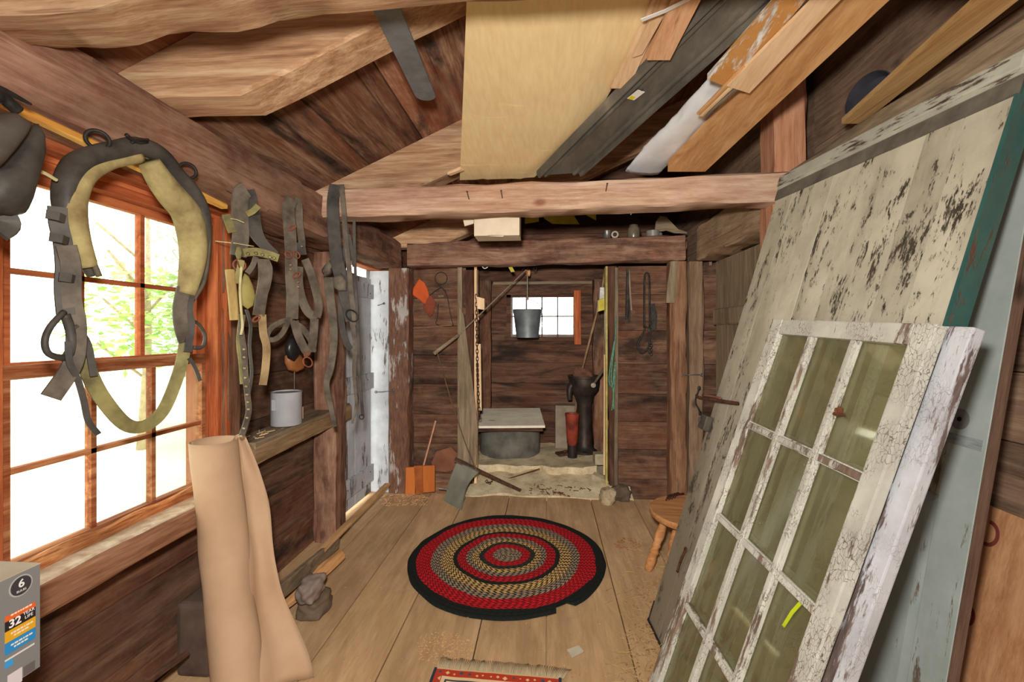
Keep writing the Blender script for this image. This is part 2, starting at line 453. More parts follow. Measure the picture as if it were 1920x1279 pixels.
# trodden earth and stone in the pump bay
s = NT('earth_and_stone', 0.95, 0.1)
nn = s.noise(s.coord((1, 1, 1)), 7, 8, 0.7); n2 = s.noise(s.coord((1, 1, 1)), 70, 3, 0.7)
c = s.ramp(nn, [(0.3, srgb(158, 138, 108)), (0.5, srgb(204, 186, 152)), (0.7, srgb(226, 212, 180))])
c = s.mix(s.step(n2, 0.62, 0.72), c, srgb(120, 98, 70)); s.bump(n2, 0.5, 0.01)
EARTH = s.done(c)
def slab(x0, x1, y0, y1, z, th, seed, edge=0.03, nx=26, ny=22, slope=0.0):
    m = MB(); vs = []; fs = []
    for j in range(ny + 1):
        for i in range(nx + 1):
            a = i / nx; b = j / ny
            xx = x0 + (x1 - x0) * a; yy = y0 + (y1 - y0) * b
            if j == 0: yy += edge * 2 * noise.noise(Vector((xx * 4, seed, 0)))
            q = Vector((xx, yy, z + slope * min(yy - y0, 0.34) + 0.022 * noise.noise(Vector((xx * 3.3, yy * 3.3, seed))) + 0.008 * noise.noise(Vector((xx * 14, yy * 14, seed)))))
            vs.append(q)
    for j in range(ny):
        for i in range(nx):
            a = j * (nx + 1) + i; fs.append((a, a + 1, a + nx + 2, a + nx + 1))
    o = len(vs)
    for i in range(nx + 1): q = vs[i]; vs.append(Vector((q.x, q.y + 0.01, z - th)))
    for i in range(nx): fs.append((i, o + i, o + i + 1, i + 1))
    for (a0, stp, cnt) in ((0, nx + 1, ny), (nx, nx + 1, ny)):
        o = len(vs)
        for j in range(ny + 1): q = vs[a0 + j * stp]; vs.append(Vector((q.x, q.y, z - th)))
        for j in range(ny): fs.append((a0 + j * stp, a0 + (j + 1) * stp, o + j + 1, o + j))
    m.add(vs, fs); return m
m = slab(-0.80, 0.72, 3.84, 5.2, 0.012, 0.2, 3, slope=0.22)
struct(m.build('floor_earth', EARTH, smooth=50, base=False))
m = slab(-0.74, 0.46, 4.22, 5.2, 0.15, 0.14, 8, 0.09)
tag(m.build('stone_slab', EARTH, smooth=40), 'raised pale stone step around the well and pump', 'stone')

# left wall: horizontal boards either side of window and door
def board_rows(m, fixed, a0, a1, edges, normal, th=0.025, axis='y', jit=0.004):
    for i in range(len(edges) - 1):
        j = random.uniform(0, jit)
        lo, hi = edges[i] + 0.002, edges[i + 1] - 0.002
        f0, f1 = (fixed - th - j, fixed - j) if normal > 0 else (fixed + j, fixed + th + j)
        if axis == 'y': m.box(f0, f1, a0, a1, lo, hi)
        else: m.box(a0, a1, f0, f1, lo, hi)
WX = -1.55
m = MB()
E1 = [-0.1, 0.17, 0.42, 0.69]; E2 = [0.69, 0.93, 1.17, 1.42, 1.68, 1.92, 2.16]
board_rows(m, WX, -1.6, 1.99, E1, 1)
board_rows(m, WX, 2.0, 3.10, [-0.1, 0.21, 0.47, 0.74, 0.93, 1.17, 1.42, 1.68, 1.92, 2.16], 1)
board_rows(m, WX, -1.6, 1.10, E2, 1)
board_rows(m, WX, 1.10, 1.96, [1.89, 2.16], 1)
board_rows(m, WX, 3.10, 3.88, [1.94, 2.16], 1)
board_rows(m, WX, 3.89, 5.2, [-0.1, 0.2, 0.5, 0.8, 1.1, 1.4, 1.7, 2.16], 1)
m.box(WX - 0.03, WX - 0.028, -1.6, 1.1, -0.3, 2.16); m.box(WX - 0.03, WX - 0.028, 1.9, 3.1, -0.3, 2.16)
m.box(WX - 0.03, WX - 0.028, -1.6, 3.1, -0.3, 0.69)
struct(m.build('wall_left', W_wall('y'), base=False))
# right wall, tall
m = MB(); RX = 1.47
board_rows(m, RX, -1.6, 2.62, rows(-0.1, 3.6, 0.25), -1)
board_rows(m, 1.40, 2.63, 4.05, rows(2.02, 3.6, 0.25), -1)
board_rows(m, 1.40, 4.05, 5.2, rows(-0.1, 3.6, 0.25), -1)
m.box(1.52, 1.53, -1.6, 5.2, -0.3, 3.7)
struct(m.build('wall_right', wood('right_wall_board', (84, 64, 50), (116, 92, 74), (146, 120, 98), 'y', 0.5, (56, 40, 32), tone=0.35, dust=0.15), base=False))
# back wall panels either side of the pump bay
m = MB(); BY = 4.0
board_rows(m, BY, -1.56, -0.72, [-0.1, 0.13, 0.40, 0.66, 0.93, 1.19, 1.45, 1.70, 1.97], -1, axis='x')
board_rows(m, BY, 0.62, 1.46, [-0.1, 0.12, 0.38, 0.62, 0.86, 1.12, 1.41, 1.72, 1.97], -1, axis='x')
struct(m.build('wall_back', W_wall('x'), base=False))
# pump bay
m = MB(); FY = 5.12
e = [-0.1, 0.22, 0.5, 0.82, 1.05, 1.25, 1.37]
board_rows(m, FY, -1.56, 1.46, e, -1, axis='x')
board_rows(m, FY, -1.56, -0.385, [1.37, 1.60, 1.80], -1, axis='x')
board_rows(m, FY, 0.33, 1.46, [1.37, 1.60, 1.80], -1, axis='x')
board_rows(m, FY, -1.56, 1.46, [1.80, 1.95, 2.2, 2.5, 2.8, 3.1, 3.6], -1, axis='x')
m.box(-1.56, -0.385, 5.15, 5.16, -0.3, 3.6); m.box(0.33, 1.46, 5.15, 5.16, -0.3, 3.6)
m.box(-0.385, 0.33, 5.15, 5.16, -0.3, 1.37); m.box(-0.385, 0.33, 5.15, 5.16, 1.80, 3.6)
struct(m.build('wall_back_bay', W_dark('x'), base=False))
m = MB()
board_rows(m, -0.80, 4.06, 5.12, rows(-0.1, 1.97, 0.26), 1)
struct(m.build('wall_bay_left', W_dark('y'), base=False))
m = MB()
board_rows(m, 0.76, 4.06, 5.12, rows(-0.1, 1.97, 0.26), -1)
struct(m.build('wall_bay_right', W_dark('y'), base=False))
m = MB(); x = -1.56
# roof boards
m = MB(); x = -1.75; k = 0
while x < 1.6:
    w = random.uniform(0.28, 0.42); g = 0.004
    ys = [-1.7, 5.3] if random.random() < 0.6 else [-1.7, random.choice((1.45, 2.7, 4.0)), 5.3]
    for i in range(len(ys) - 1):
        a, b = x + g, x + w - g
        y0, y1 = ys[i] + 0.002, ys[i + 1] - 0.002
        m.hexa([(a, y0, ROOF(a)), (b, y0, ROOF(b)), (b, y1, ROOF(b)), (a, y1, ROOF(a)), (a, y0, ROOF(a) + 0.025), (b, y0, ROOF(b) + 0.025), (b, y1, ROOF(b) + 0.025), (a, y1, ROOF(a) + 0.025)])
    x += w
m.hexa([(-1.8, -1.7, ROOF(-1.8) + .04), (1.7, -1.7, ROOF(1.7) + .04), (1.7, 5.3, ROOF(1.7) + .04), (-1.8, 5.3, ROOF(-1.8) + .04), (-1.8, -1.7, ROOF(-1.8) + .06), (1.7, -1.7, ROOF(1.7) + .06), (1.7, 5.3, ROOF(1.7) + .06), (-1.8, 5.3, ROOF(-1.8) + .06)], 0.1)
struct(m.build('ceiling', W_roof('y'), base=False))

# ---- heavy frame
g = None
m = MB(); m.timber([(-1.385, -1.5, 2.045), (-1.385, 3.83, 2.055)], 0.27, 0.225, n=40, rough=0.010)
tag(m.build('wall_plate', W_beam('y'), smooth=35), 'massive hand hewn beam running along the top of the left wall above the window', 'beam')
m = MB(); m.timber([(1.33, 2.66, 2.13), (1.33, 3.84, 2.12)], 0.20, 0.27, n=16, rough=0.014)
tag(m.build('wall_plate', wood('dusty_plate', (120, 92, 68), (152, 124, 96), (180, 154, 124), 'y', 0.3, (90, 62, 46), dust=0.4), smooth=35), 'dusty rough beam along the right wall above the plank door', 'beam')
m = MB(); m.timber([(1.36, -1.5, 2.12), (1.36, 2.49, 2.12)], 0.18, 0.26, n=24, rough=0.006)
tag(m.build('wall_plate', W_grey('y'), smooth=35), 'beam along the right wall behind the top of the leaning doors', 'beam')
m = MB(); m.timber([(-1.275, 2.52, 2.118), (0, 2.52, 2.132), (1.29, 2.52, 2.156)], 0.15, 0.155, n=16, rough=0.006)
tb = tag(m.build('tie_beam', W_tie('x'), smooth=35), 'pale pink brown crossbeam in mid room with lumber lying on it', 'beam')
for (u, v, du) in ((878, 368, 3), (941, 366, 2), (1137, 353, -2)):
    m = MB(); a = at(u - du / 2, v - 7, Y=2.44); b = at(u + du / 2, v + 6, Y=2.44)
    m.tube([a + Vector((0, -0.012, 0)), b + Vector((0, 0.002, 0))], 0.003, 6)
    m.lathe([(0.0055, 0), (0.0055, 0.003)], a + Vector((0, -0.012, 0)), (0, -0.5, 0.8), 8)
    m.build('nail', plain('rusty_iron', (96, 62, 44), (52, 36, 30), 0.8, 0.3, 40), tb)
m = MB(); m.timber([(-1.28, 0.96, 2.19), (-0.95, 0.96, 2.19), (-0.42, 0.96, 2.235), (1.26, 0.96, 2.245)], 0.16, 0.18, n=10, rough=0.010, chamfer=0.02)
tag(m.build('tie_beam', W_raft('x'), smooth=35), 'light rough crossbeam nearest the camera across the top left corner', 'beam')
m = MB(); m.timber([(-1.19, 3.87, 2.055), (1.13, 3.87, 2.09)], 0.15, 0.20, n=30, rough=0.008)
bb = tag(m.build('tie_beam', W_beam('x'), smooth=35), 'brown crossbeam over the opening of the pump bay', 'beam')
m = MB(); m.timber([(-1.3, 4.4, 2.16), (1.3, 4.4, 2.20)], 0.14, 0.12, n=20, rough=0.015, chamfer=0.03)
tag(m.build('log_beam', W_beam('x'), smooth=35), 'round red brown pole beam behind and above the pump bay crossbeam', 'beam')

def rafter(y0, y1, label, x1=1.38):
    m = MB(); n = 26; rings = []
    xs = [-1.40, -1.2, -0.97] + [-0.97 + (x1 + 0.97) * k / n for k in range(1, n + 1)]
    for x in xs:
        top = ROOF(x) - 0.002; bot = 2.148 if x <= -0.97 else 2.146 + 0.45 * (x + 0.97)
        if x < -1.0: bot = 2.15
        bot += 0.008 * noise.noise(Vector((x * 4, y0, 0)))
        c = 0.01
        rings.append([Vector((x, y0, bot + c)), Vector((x, y0 + c, bot)), Vector((x, y1 - c, bot)), Vector((x, y1, bot + c)), Vector((x, y1, top)), Vector((x, y0, top))])
    m.loft(rings)
    return tag(m.build('rafter', W_raft('x'), smooth=30), label, 'rafter', 'rafters under the roof boards')
rafter(1.36, 1.51, 'large square rafter rising from the left beam behind the nearest crossbeam')
rafter(2.60, 2.75, 'second rafter, rising just beyond the middle crossbeam', 1.19)
rafter(3.95, 4.08, 'farthest rafter, dark over the pump bay crossbeam')

def post(x0, x1, y0, y1, z0, z1, mat, label, name='post', rough=0.006, lean=0):
    m = MB(); m.timber([((x0 + x1) / 2 + lean, (y0 + y1) / 2, z0), ((x0 + x1) / 2, (y0 + y1) / 2, z1)], y1 - y0, x1 - x0, up=(1, 0, 0), n=20, rough=rough)
    return tag(m.build(name, mat, smooth=35), label, 'post')
s = peel('whitewashed_post', (172, 164, 158), (120, 82, 62), 'z', 0.47, scale=5, dirt=0.5)
post(-1.37, -1.19, 3.84, 4.0, 0, 1.95, s, 'brown corner post with pale whitewash stains beside the white plank door')
post(1.03, 1.16, 3.86, 4.0, 0, 1.985, wood('brown_post', (92, 62, 44), (122, 86, 62), (150, 114, 86), 'z', 0.5, (60, 40, 30)), 'smooth brown right corner post with a thin wire hook on it')
post(1.178, 1.29, 3.84, 3.98, 0, 1.98, wood('grey_brown_post', (104, 82, 64), (134, 108, 86), (158, 132, 108), 'z', 0.3, (76, 56, 44)), 'greyer post right beside the brown right corner post')
post(1.20, 1.37, 2.50, 2.66, 0, 3.28, wood('pink_post', (142, 92, 68), (176, 122, 92), (198, 150, 118), 'z', 0.25, (110, 66, 46)), 'reddish post rising above the right end of the middle crossbeam')
post(-1.55, -1.43, 1.925, 2.03, 0, 1.93, W_wall('z'), 'dark grey stud right of the big window', 'stud')
post(-1.55, -1.40, 2.90, 3.08, 0, 1.93, W_beam('z'), 'brown stud between the shelf and the white plank door', 'stud')
post(-1.555, -1.45, 3.10, 3.15, 0, 1.93, W_red('z'), 'narrow orange brown stud that the white plank door hangs against', 'stud')
post(-0.77, -0.648, 4.0, 4.10, 0, 1.95, W_dark('z'), 'grey brown stud at the left side of the pump bay opening', 'stud')
post(-0.76, -0.62, 5.0, 5.12, 0.1, 1.97, W_wall('z'), 'far left corner stud inside the pump bay', 'stud')
post(0.535, 0.615, 4.0, 4.12, 0, 1.97, W_dark('z'), 'grey brown stud at the right side of the pump bay opening', 'stud')
post(0.51, 0.64, 4.98, 5.12, 0.1, 1.97, W_wall('z'), 'far right corner stud inside the pump bay', 'stud')
m = MB(); m.box(-0.643, -0.622, 4.0, 4.1, 0.05, 1.96)
tag(m.build('edge_strip', W_pine('z')), 'thin pale wood strip on the left stud of the pump bay', 'strip')
m = MB(); m.box(0.512, 0.529, 4.0, 4.1, 0.05, 1.97)
tag(m.build('edge_strip', plain('yellowed_wood', (178, 164, 88), (140, 126, 66))), 'thin yellowish wood strip on the right stud of the pump bay', 'strip')
m = MB(); m.timber([(0.595, 3.965, 0.03), (0.60, 3.965, 1.95)], 0.03, 0.03, up=(1, 0, 0), rough=0.002, n=8, chamfer=0.003)
tag(m.build('edge_strip', W_grey('z')), 'thin grey batten at the left edge of the right hand plank wall', 'strip')
m = MB(); m.box(-0.60, 0.5, 5.07, 5.115, 1.93, 1.96)
tag(m.build('edge_strip', W_grey('x')), 'horizontal ledger strip high on the pump bay wall above the small window', 'strip')

# shelf girt along the left wall
sh = thing('wall_shelf', 'rough wood shelf on the left wall holding the grey can', 'shelf', (-1.47, 2.5, 0.80))
m = MB(); m.timber([(-1.475, 2.09, 0.85), (-1.475, 3.14, 0.875)], 0.15, 0.025, n=8, rough=0.003, chamfer=0.004); m.build('shelf_board', W_grey('y'), sh)
m = MB(); m.timber([(-1.415, 2.09, 0.80), (-1.415, 3.16, 0.83)], 0.03, 0.09, n=12, rough=0.004, chamfer=0.004); m.build('front_rail', wood('shelf_rail', (120, 90, 62), (160, 130, 96), (190, 164, 128), 'y', 0.3), sh)
m = MB(); m.timber([(-1.52, 2.45, 0.0), (-1.52, 2.45, 0.80)], 0.05, 0.05, up=(1, 0, 0), n=8)

# ---- window 1
wm = struct(thing('window_1', '', '', (-1.5, 1.5, 0.7)))
for k in ('label', 'category'): del wm[k]
Yu = [at(10, 500, X=-1.54).y, at(147, 450, X=-1.54).y, at(262, 480, X=-1.54).y, at(348, 500, X=-1.54).y]
Yl = [at(10, 800, X=-1.5).y, at(170, 860, X=-1.5).y, at(283, 830, X=-1.5).y, at(372, 800, X=-1.5).y]
def sash(X, Y, zb, zt, zm, name, mat, top=0.04, bot=0.04, side=0.035):
    m = MB(); t = 0.016
    m.box(X - t, X + t, Y[0] - side, Y[3] + side, zt, zt + top); m.box(X - t, X + t, Y[0] - side, Y[3] + side, zb - bot, zb)
    m.box(X - t, X + t, Y[0] - side, Y[0], zb, zt); m.box(X - t, X + t, Y[3], Y[3] + side, zb, zt)
    for y in Y[1:3]:
        m.box(X - 0.012, X + 0.012, y - 0.009, y + 0.009, zb, zt)
    m.box(X - 0.012, X + 0.012, Y[0], Y[3], zm - 0.008, zm + 0.008)
    o = m.build(name, mat, wm)
    g = MB(); g.box(X - 0.004, X - 0.001, Y[0], Y[3], zb, zt); g.build('pane', glassy('window_glass', (0.97, 1, 0.95, 1), (0.8, 0.8, 0.7, 1), 0.06, 0.3), o)
    return o
sash(-1.54, Yu, 1.31, 1.842, 1.575, 'upper_sash', W_red('y'), top=0.05, side=0.02)
sash(-1.5, Yl, 0.755, 1.265, 1.008, 'lower_sash', wood('sash_wood', (110, 54, 30), (150, 84, 50), (192, 140, 96), 'y', 0.3, (70, 34, 22), knots=False), bot=0.05, side=0.02)
m = MB()
m.box(-1.575, -1.46, Yu[0] - 0.075, Yl[0] - 0.036, 0.69, 1.9)
for (x0, x1, a, b) in ((-1.575, -1.525, 0.021, 0.035), (-1.575, -1.50, 0.035, 0.05), (-1.575, -1.45, 0.05, 0.08), (-1.54, -1.43, 0.08, 0.105)):
    m.box(x0, x1, Yl[3] + a + 0.0, Yl[3] + b + 0.001, 0.69, 1.90)
m.build('side_jamb', W_red('z'), wm)
m = MB()
m.box(-1.575, -1.46, Yu[0] - 0.07, Yl[3] + 0.12, 1.90, 1.935); m.box(-1.52, -1.47, Yu[0] - 0.07, Yl[3] + 0.1, 1.870, 1.90)
m.box(-1.47, -1.40, Yu[0] - 0.07, Yl[3] + 0.12, 1.915, 1.945)
m.build('head_jamb', W_red('y'), wm)
m = MB(); m.timber([(-1.455, 1.0, 0.700), (-1.455, 1.97, 0.706)], 0.16, 0.025, n=14, rough=0.004, chamfer=0.006)
m.build('sill', plain('weathered_white_sill', (214, 200, 176), (170, 140, 110), 0.9, scale=20), wm)
m = MB(); m.timber([(-1.47, 1.05, 0.725), (-1.47, 1.96, 0.729)], 0.035, 0.05, n=30, rough=0.012, chamfer=0.012)
m.build('rotted_stop', wood('rotted_wood', (120, 62, 32), (176, 108, 62), (212, 156, 104), 'y', 0.6, (70, 40, 26), fine=2, bump=0.9), wm)
m = MB(); m.timber([(-1.375, 0.6, 0.66), (-1.375, 1.97, 0.672)], 0.03, 0.085, n=30, rough=0.004, chamfer=0.008)
m.build('apron', wood('apron_wood', (104, 66, 46), (140, 98, 72), (170, 130, 100), 'y', 0.4), wm)

# ---- window 2 in the bay
w2 = bpy.data.objects.new('window_2', None); COL.objects.link(w2); w2.location = (0, 5.1, 1.37); struct(w2)
a = at(958, 558, Y=5.1); b = at(1075, 632, Y=5.1)
x0, x1, z0, z1 = a.x, b.x, b.z, a.z
m = MB(); y0, y1 = 5.085, 5.12
m.box(x0 - 0.05, x0, y0, y1, z0 - 0.03, z1 + 0.03); m.box(x1, x1 + 0.03, y0, y1, z0 - 0.03, z1 + 0.03)
m.box(x0 - 0.05, x1 + 0.03, y0, y1, z1, z1 + 0.03); m.box(x0 - 0.07, x1 + 0.05, y0 - 0.03, y1, z0 - 0.045, z0)
for k in (1, 2, 3): xx = x0 + (x1 - x0) * k / 4; m.box(xx - 0.007, xx + 0.007, y0 + 0.01, y1, z0, z1)
zz = (z0 + z1) / 2 + 0.01; m.box(x0, x1, y0 + 0.01, y1, zz - 0.006, zz + 0.006)
fr = m.build('sash_frame', W_dark('x'), w2)
m = MB(); m.box(x0, x1, 5.108, 5.111, z0, z1); m.build('pane', glassy('bay_window_glass', (1, 1, 1, 1), (0.8, 0.8, 0.8, 1), 0.1), fr)
BWX = (x0, x1, z0, z1)

# ---- door 1: white plank door, left
WD = peel('white_plank_paint', (190, 194, 200), (112, 104, 98), 'z', 0.565, scale=10, dirt=0.25)
d1 = struct(bpy.data.objects.new('door_1', None)); COL.objects.link(d1); d1.location = (-1.5, 3.5, 0)
p0 = Vector((-1.525, 3.165, 0)); p1 = Vector((-1.50, 3.775, 0)); dl = (p1 - p0).normalized()
m = MB(); e = [0, 0.17, 0.33, 0.52, 1.0]
W = (p1 - p0).length
nrm = Vector((dl.y, -dl.x, 0))
def dbox(m, a, b, za, zb, t0, t1, rnd=None):
    P = lambda s_, t, z: p0 + dl * s_ + nrm * t + Vector((0, 0, z))
    m.hexa([P(a, t0, za), P(b, t0, za), P(b, t1, za), P(a, t1, za), P(a, t0, zb), P(b, t0, zb), P(b, t1, zb), P(a, t1, zb)], rnd)
for i in range(4): dbox(m, e[i] * W + 0.002, e[i + 1] * W - 0.002, 0.03, 1.88 - 0.01 * i, -0.02, 0)
m.build('plank', WD, d1)
for (za, zb) in ((1.68, 1.80), (0.92, 1.05), (0.13, 0.27)):
    m = MB(); dbox(m, 0.0, W + 0.01, za, zb, 0.0, 0.022)
    m.build('batten', WD, d1)
m = MB()
for (a_, z_) in ((0.1, 1.7), (0.3, 1.76), (0.55, 1.72), (0.1, 1.0), (0.3, 0.96), (0.5, 1.0), (0.15, 0.2), (0.4, 0.18), (0.55, 0.22)):
    q = p0 + dl * a_ + nrm * 0.022 + Vector((0, 0, z_)); m.lathe([(0.005, 0), (0.005, 0.003)], q, nrm, 8)
m.build('nail_head', plain('dark_iron', (62, 58, 54), (34, 32, 30), 0.6, 0.5, 30), d1)
# white jamb facing the room
m = MB(); m.box(-1.56, -1.375, 3.86, 3.885, 0.0, 1.93); m.box(-1.57, -1.55, 3.80, 3.86, 0, 1.93)
struct(m.build('trim_1', WD, base=False))
m = MB(); m.box(-1.55, -1.45, 3.12, 3.9, 1.93, 1.97)
struct(m.build('trim_2', W_red('y'), base=False))
# ---- door 2: plank door in the right wall
d2 = struct(bpy.data.objects.new('door_2', None)); COL.objects.link(d2); d2.location = (1.38, 3.2, 0)
W2 = wood('old_plank_door', (104, 88, 68), (132, 114, 90), (156, 138, 112), 'z', 0.3, (72, 56, 42), tone=0.15)
m = MB()
ys = [2.68, 2.90, 3.12, 3.36, 3.58, 3.82]
for i in range(5): m.box(1.38, 1.405, ys[i] + 0.002, ys[i + 1] - 0.002, 0.02, 1.97)
m.build('plank', W2, d2)
for z in (0.3, 1.52):
    m = MB(); m.timber([(1.365, 2.68, z), (1.365, 3.81, z)], 0.025, 0.13, n=8, rough=0.002, chamfer=0.01)
    m.build('batten', W2, d2)
m = MB(); pts = path_at([(1311, 728), (1309, 735), (1305, 745), (1305, 757), (1310, 767), (1313, 775)], Y=3.80)
m.tube(smooth_path(pts), 0.007, 8); m.blob(pts[0], (0.014, 0.006, 0.02), 1, 0.1, 2); m.blob(pts[-1], (0.014, 0.006, 0.02), 2, 0.1, 2)
m.build('handle', MATS['dark_iron'], d2, smooth=True)
# head board above the plank door
m = MB(); m.box(1.39, 1.42, 2.66, 3.9, 1.99, 2.05)
struct(m.build('trim_3', W_dark('y'), base=False))
# front wall behind the camera
m = MB()
board_rows(m, -1.55, -1.56, -0.95, rows(-0.1, 2.4, 0.26), 1, axis='x')
board_rows(m, -1.55, 0.95, 1.46, rows(-0.1, 3.5, 0.26), 1, axis='x')
board_rows(m, -1.55, -0.95, 0.95, rows(-0.1, 3.0, 0.26), 1, axis='x')
struct(m.build('wall_front', W_dark('x'), base=False))

# ================================================================== OVERHEAD LUMBER
LP = Vector((0, 2.52, 2.232)); LN = Vector((0, 0.09, 1))
def lum(u, v, dz=0.0): return hit(u, v, LP + Vector((0, 0, dz)), LN)
def lum_quad(q, dz, y_near=0.78, y_far=None):
    fl, fr, nr, nl = [lum(u, v, dz) for u, v in q]
    def ext(a, b, y): t = (y - a.y) / (b.y - a.y); return a + (b - a) * t
    if y_near: nl2, nr2 = ext(fl, nl, y_near), ext(fr, nr, y_near)
    else: nl2, nr2 = nl, nr
    if y_far: fl, fr = ext(nl, fl, y_far), ext(nr, fr, y_far)
    return fl, fr, nr2, nl2
def plank(m, q, dz, th, n=14, warp=0.0, seed=0, **k):
    fl, fr, nr, nl = lum_quad(q, dz, **k); rings = []
    for i in range(n + 1):
        t = i / n; a = fl.lerp(nl, t); b = fr.lerp(nr, t)
        w = Vector((0, 0, warp * noise.noise(Vector((t * 2, seed, 0)))))
        rings.append([a + w, b + w, b + w + Vector((0, 0, th)), a + w + Vector((0, 0, th))])
    return m.loft(rings)
# big cardboard sheet
NI, NJ = 16, 34
fl, fr, nr, nl = lum_quad([(862, 338), (1002, 334), (1236, 0), (875, 0)], 0.05)
redge = [lum(u, v, 0.05) for u, v in ((1002, 334), (1062, 285), (1110, 238), (1148, 170), (1190, 90), (1236, 0))]
redge.append(nr)
def along(P, y):
    for i in range(len(P) - 1):
        if P[i].y >= y >= P[i + 1].y or i == len(P) - 2:
            t = (y - P[i].y) / (P[i + 1].y - P[i].y); return P[i].lerp(P[i + 1], t)
rows_ = []
for j in range(NJ + 1):
    t = j / NJ; L = []
    for i in range(NI + 1):
        s_ = i / NI
        p = fl.lerp(nl, t).lerp(along(redge, fr.y + (nr.y - fr.y) * t), s_)
        bowl = -0.02 * sin(pi * min(1, t * 1.15)) * sin(pi * s_) ** 0.7
        curl = 0.015 * max(0, (s_ - 0.72) / 0.28) ** 1.5 * sin(pi * min(1, t * 1.6 + 0.1))
        dip = 0.006 * max(0, 1 - abs(s_ - 0.30) * 14) - 0.006 * max(0, 1 - abs(s_ - 0.80) * 14)
        p = p + Vector((0, 0, bowl + curl + dip + 0.004 * noise.noise(p * 6)))
        L.append(p)
    rows_.append(L)
m = MB(); vs = [p for L in rows_ for p in L]; o = len(vs); vs2 = [p + Vector((0, 0, 0.005)) for p in vs]
fs = []
for j in range(NJ):
    for i in range(NI):
        a = j * (NI + 1) + i; q = (a, a + 1, a + NI + 2, a + NI + 1); fs.append(q); fs.append(tuple(x + o for x in reversed(q)))
for i in range(NI):
    fs.append((i, i + 1, i + 1 + o, i + o)); a = NJ * (NI + 1) + i; fs.append((a, a + 1, a + 1 + o, a + o))
for j in range(NJ):
    a = j * (NI + 1); b = a + NI + 1; fs.append((a, b, b + o, a + o)); fs.append((a + NI, b + NI, b + NI + o, a + NI + o))
m.add(vs + vs2, fs)
s = NT('cardboard', 0.75, 0.2)
c = s.ramp(s.noise(s.coord((1, 0.15, 1)), 60, 4), [(0.3, srgb(228, 200, 148)), (0.7, srgb(238, 214, 164))])
c2 = s.ramp(s.noise(s.coord((0.15, 1, 1)), 14, 3), [(0.66, G(1)), (0.72, G(1.12))])
c = s.mix(1.0, c, c2, 'MULTIPLY')
tag(m.build('cardboard_sheet', s.done(c), smooth=40), 'large tan cardboard sheet sagging over the middle crossbeam', 'cardboard')

# grey flat bar with a rounded end
m = MB(); e = [lum(u, v, 0.0) for u, v in ((790, 183), (805, 182))]
far = at(797, 176, Z=2.325); near = Vector((far.x + 0.03, 0.80, 2.30 + 0.03)); w = 0.04
dirn = (near - far).normalized(); sd = Vector((dirn.y, -dirn.x, 0)).normalized()
o_ = [far + sd * (w * cos(a)) - dirn * (w * sin(a)) for a in [pi * k / 10 for k in range(11)]] + [near - sd * w, near + sd * w]
m.prism(o_, (0, 0, 1), 0.006)
tag(m.build('metal_bar', plain('dull_grey_metal', (128, 132, 134), (104, 106, 106), 0.5, 0.3, 14), base=True), 'flat blue grey metal bar with rounded end poking out under the rafters', 'bar')

m = MB(); plank(m, [(1146, 166), (1178, 166), (1256, 0), (1226, 0)], 0.024, 0.010)
tag(m.build('cedar_board', W_pine('y')), 'short pale board end beside the right edge of the cardboard sheet', 'board', 'pale board ends beside the cardboard')
m = MB(); plank(m, [(1186, 108), (1204, 102), (1262, 0), (1236, 0)], 0.008, 0.012)
tag(m.build('cedar_board', W_pine('y')), 'narrow pale board crossed by the white strap', 'board', 'pale board ends beside the cardboard')
m = MB(); plank(m, [(1107, 232), (1136, 232), (1186, 130), (1164, 130)], 0.148, 0.012, y_near=1.2)
tag(m.build('cedar_board', W_red('y')), 'brownish board end lowest along the cardboard edge', 'board', 'pale board ends beside the cardboard')
m = MB(); plank(m, [(1143, 166), (1188, 166), (1222, 90), (1196, 90)], 0.036, 0.010, y_near=1.3)
tag(m.build('cedar_board', wood('pink_cedar', (196, 140, 100), (220, 168, 126), (234, 190, 150), 'y', 0.1, knots=False)), 'pinkish board end below the narrow pale board', 'board', 'pale board ends beside the cardboard')
m = MB(); plank(m, [(1213, 113), (1256, 113), (1314, 0), (1262, 0)], -0.018, 0.014)
tag(m.build('cedar_board', wood('pink_cedar', (0, 0, 0), (0, 0, 0), (0, 0, 0))), 'wider pinkish board end next to the black rail', 'board', 'pale board ends beside the cardboard')
m = MB(); a, b = lum(1203, 38, -0.022), lum(1296, -4, -0.024)
m.strap([a, a.lerp(b, 0.5) + Vector((0, 0, -0.004)), b, b + (b - a) * 0.3], 0.014, 0.002, (0, 0, -1))
tag(m.build('plastic_strap', plain('white_plastic', (236, 236, 232), (216, 216, 212), 0.45, scale=5)), 'thin white plastic strap across the pale board ends', 'strap')

# black ridged rail
m = MB(); fl, fr, nr, nl = lum_quad([(1006, 335), (1092, 331), (1466, 0), (1342, 0)], 0.0)
n = 10; prof = [(0, 0.012), (0.05, -0.01), (0.08, -0.01), (0.10, 0.004), (0.16, 0.006), (0.18, -0.006), (0.21, -0.006), (0.23, 0.006), (0.78, 0.008), (0.80, -0.004), (0.84, -0.004), (0.86, 0.006), (0.93, 0.004), (0.95, -0.012), (1.0, -0.012), (1.0, 0.03), (0, 0.03)]
rings = []
for i in range(n + 1):
    t = i / n; a = fl.lerp(nl, t); b = fr.lerp(nr, t)
    rings.append([a.lerp(b, x) + Vector((0, 0, z + 0.012)) for x, z in prof])
m.loft(rings)
s = NT('black_rail', 0.42, 0.4)
c = s.ramp(s.noise(s.coord((1, 0.3, 1)), 8, 6, 0.7), [(0.35, srgb(76, 74, 68)), (0.58, srgb(106, 101, 92)), (0.75, srgb(138, 128, 114))])
rail = tag(m.build('black_rail', s.done(c), smooth=30), 'long dusty black ridged rail running from middle crossbeam to the top', 'rail')
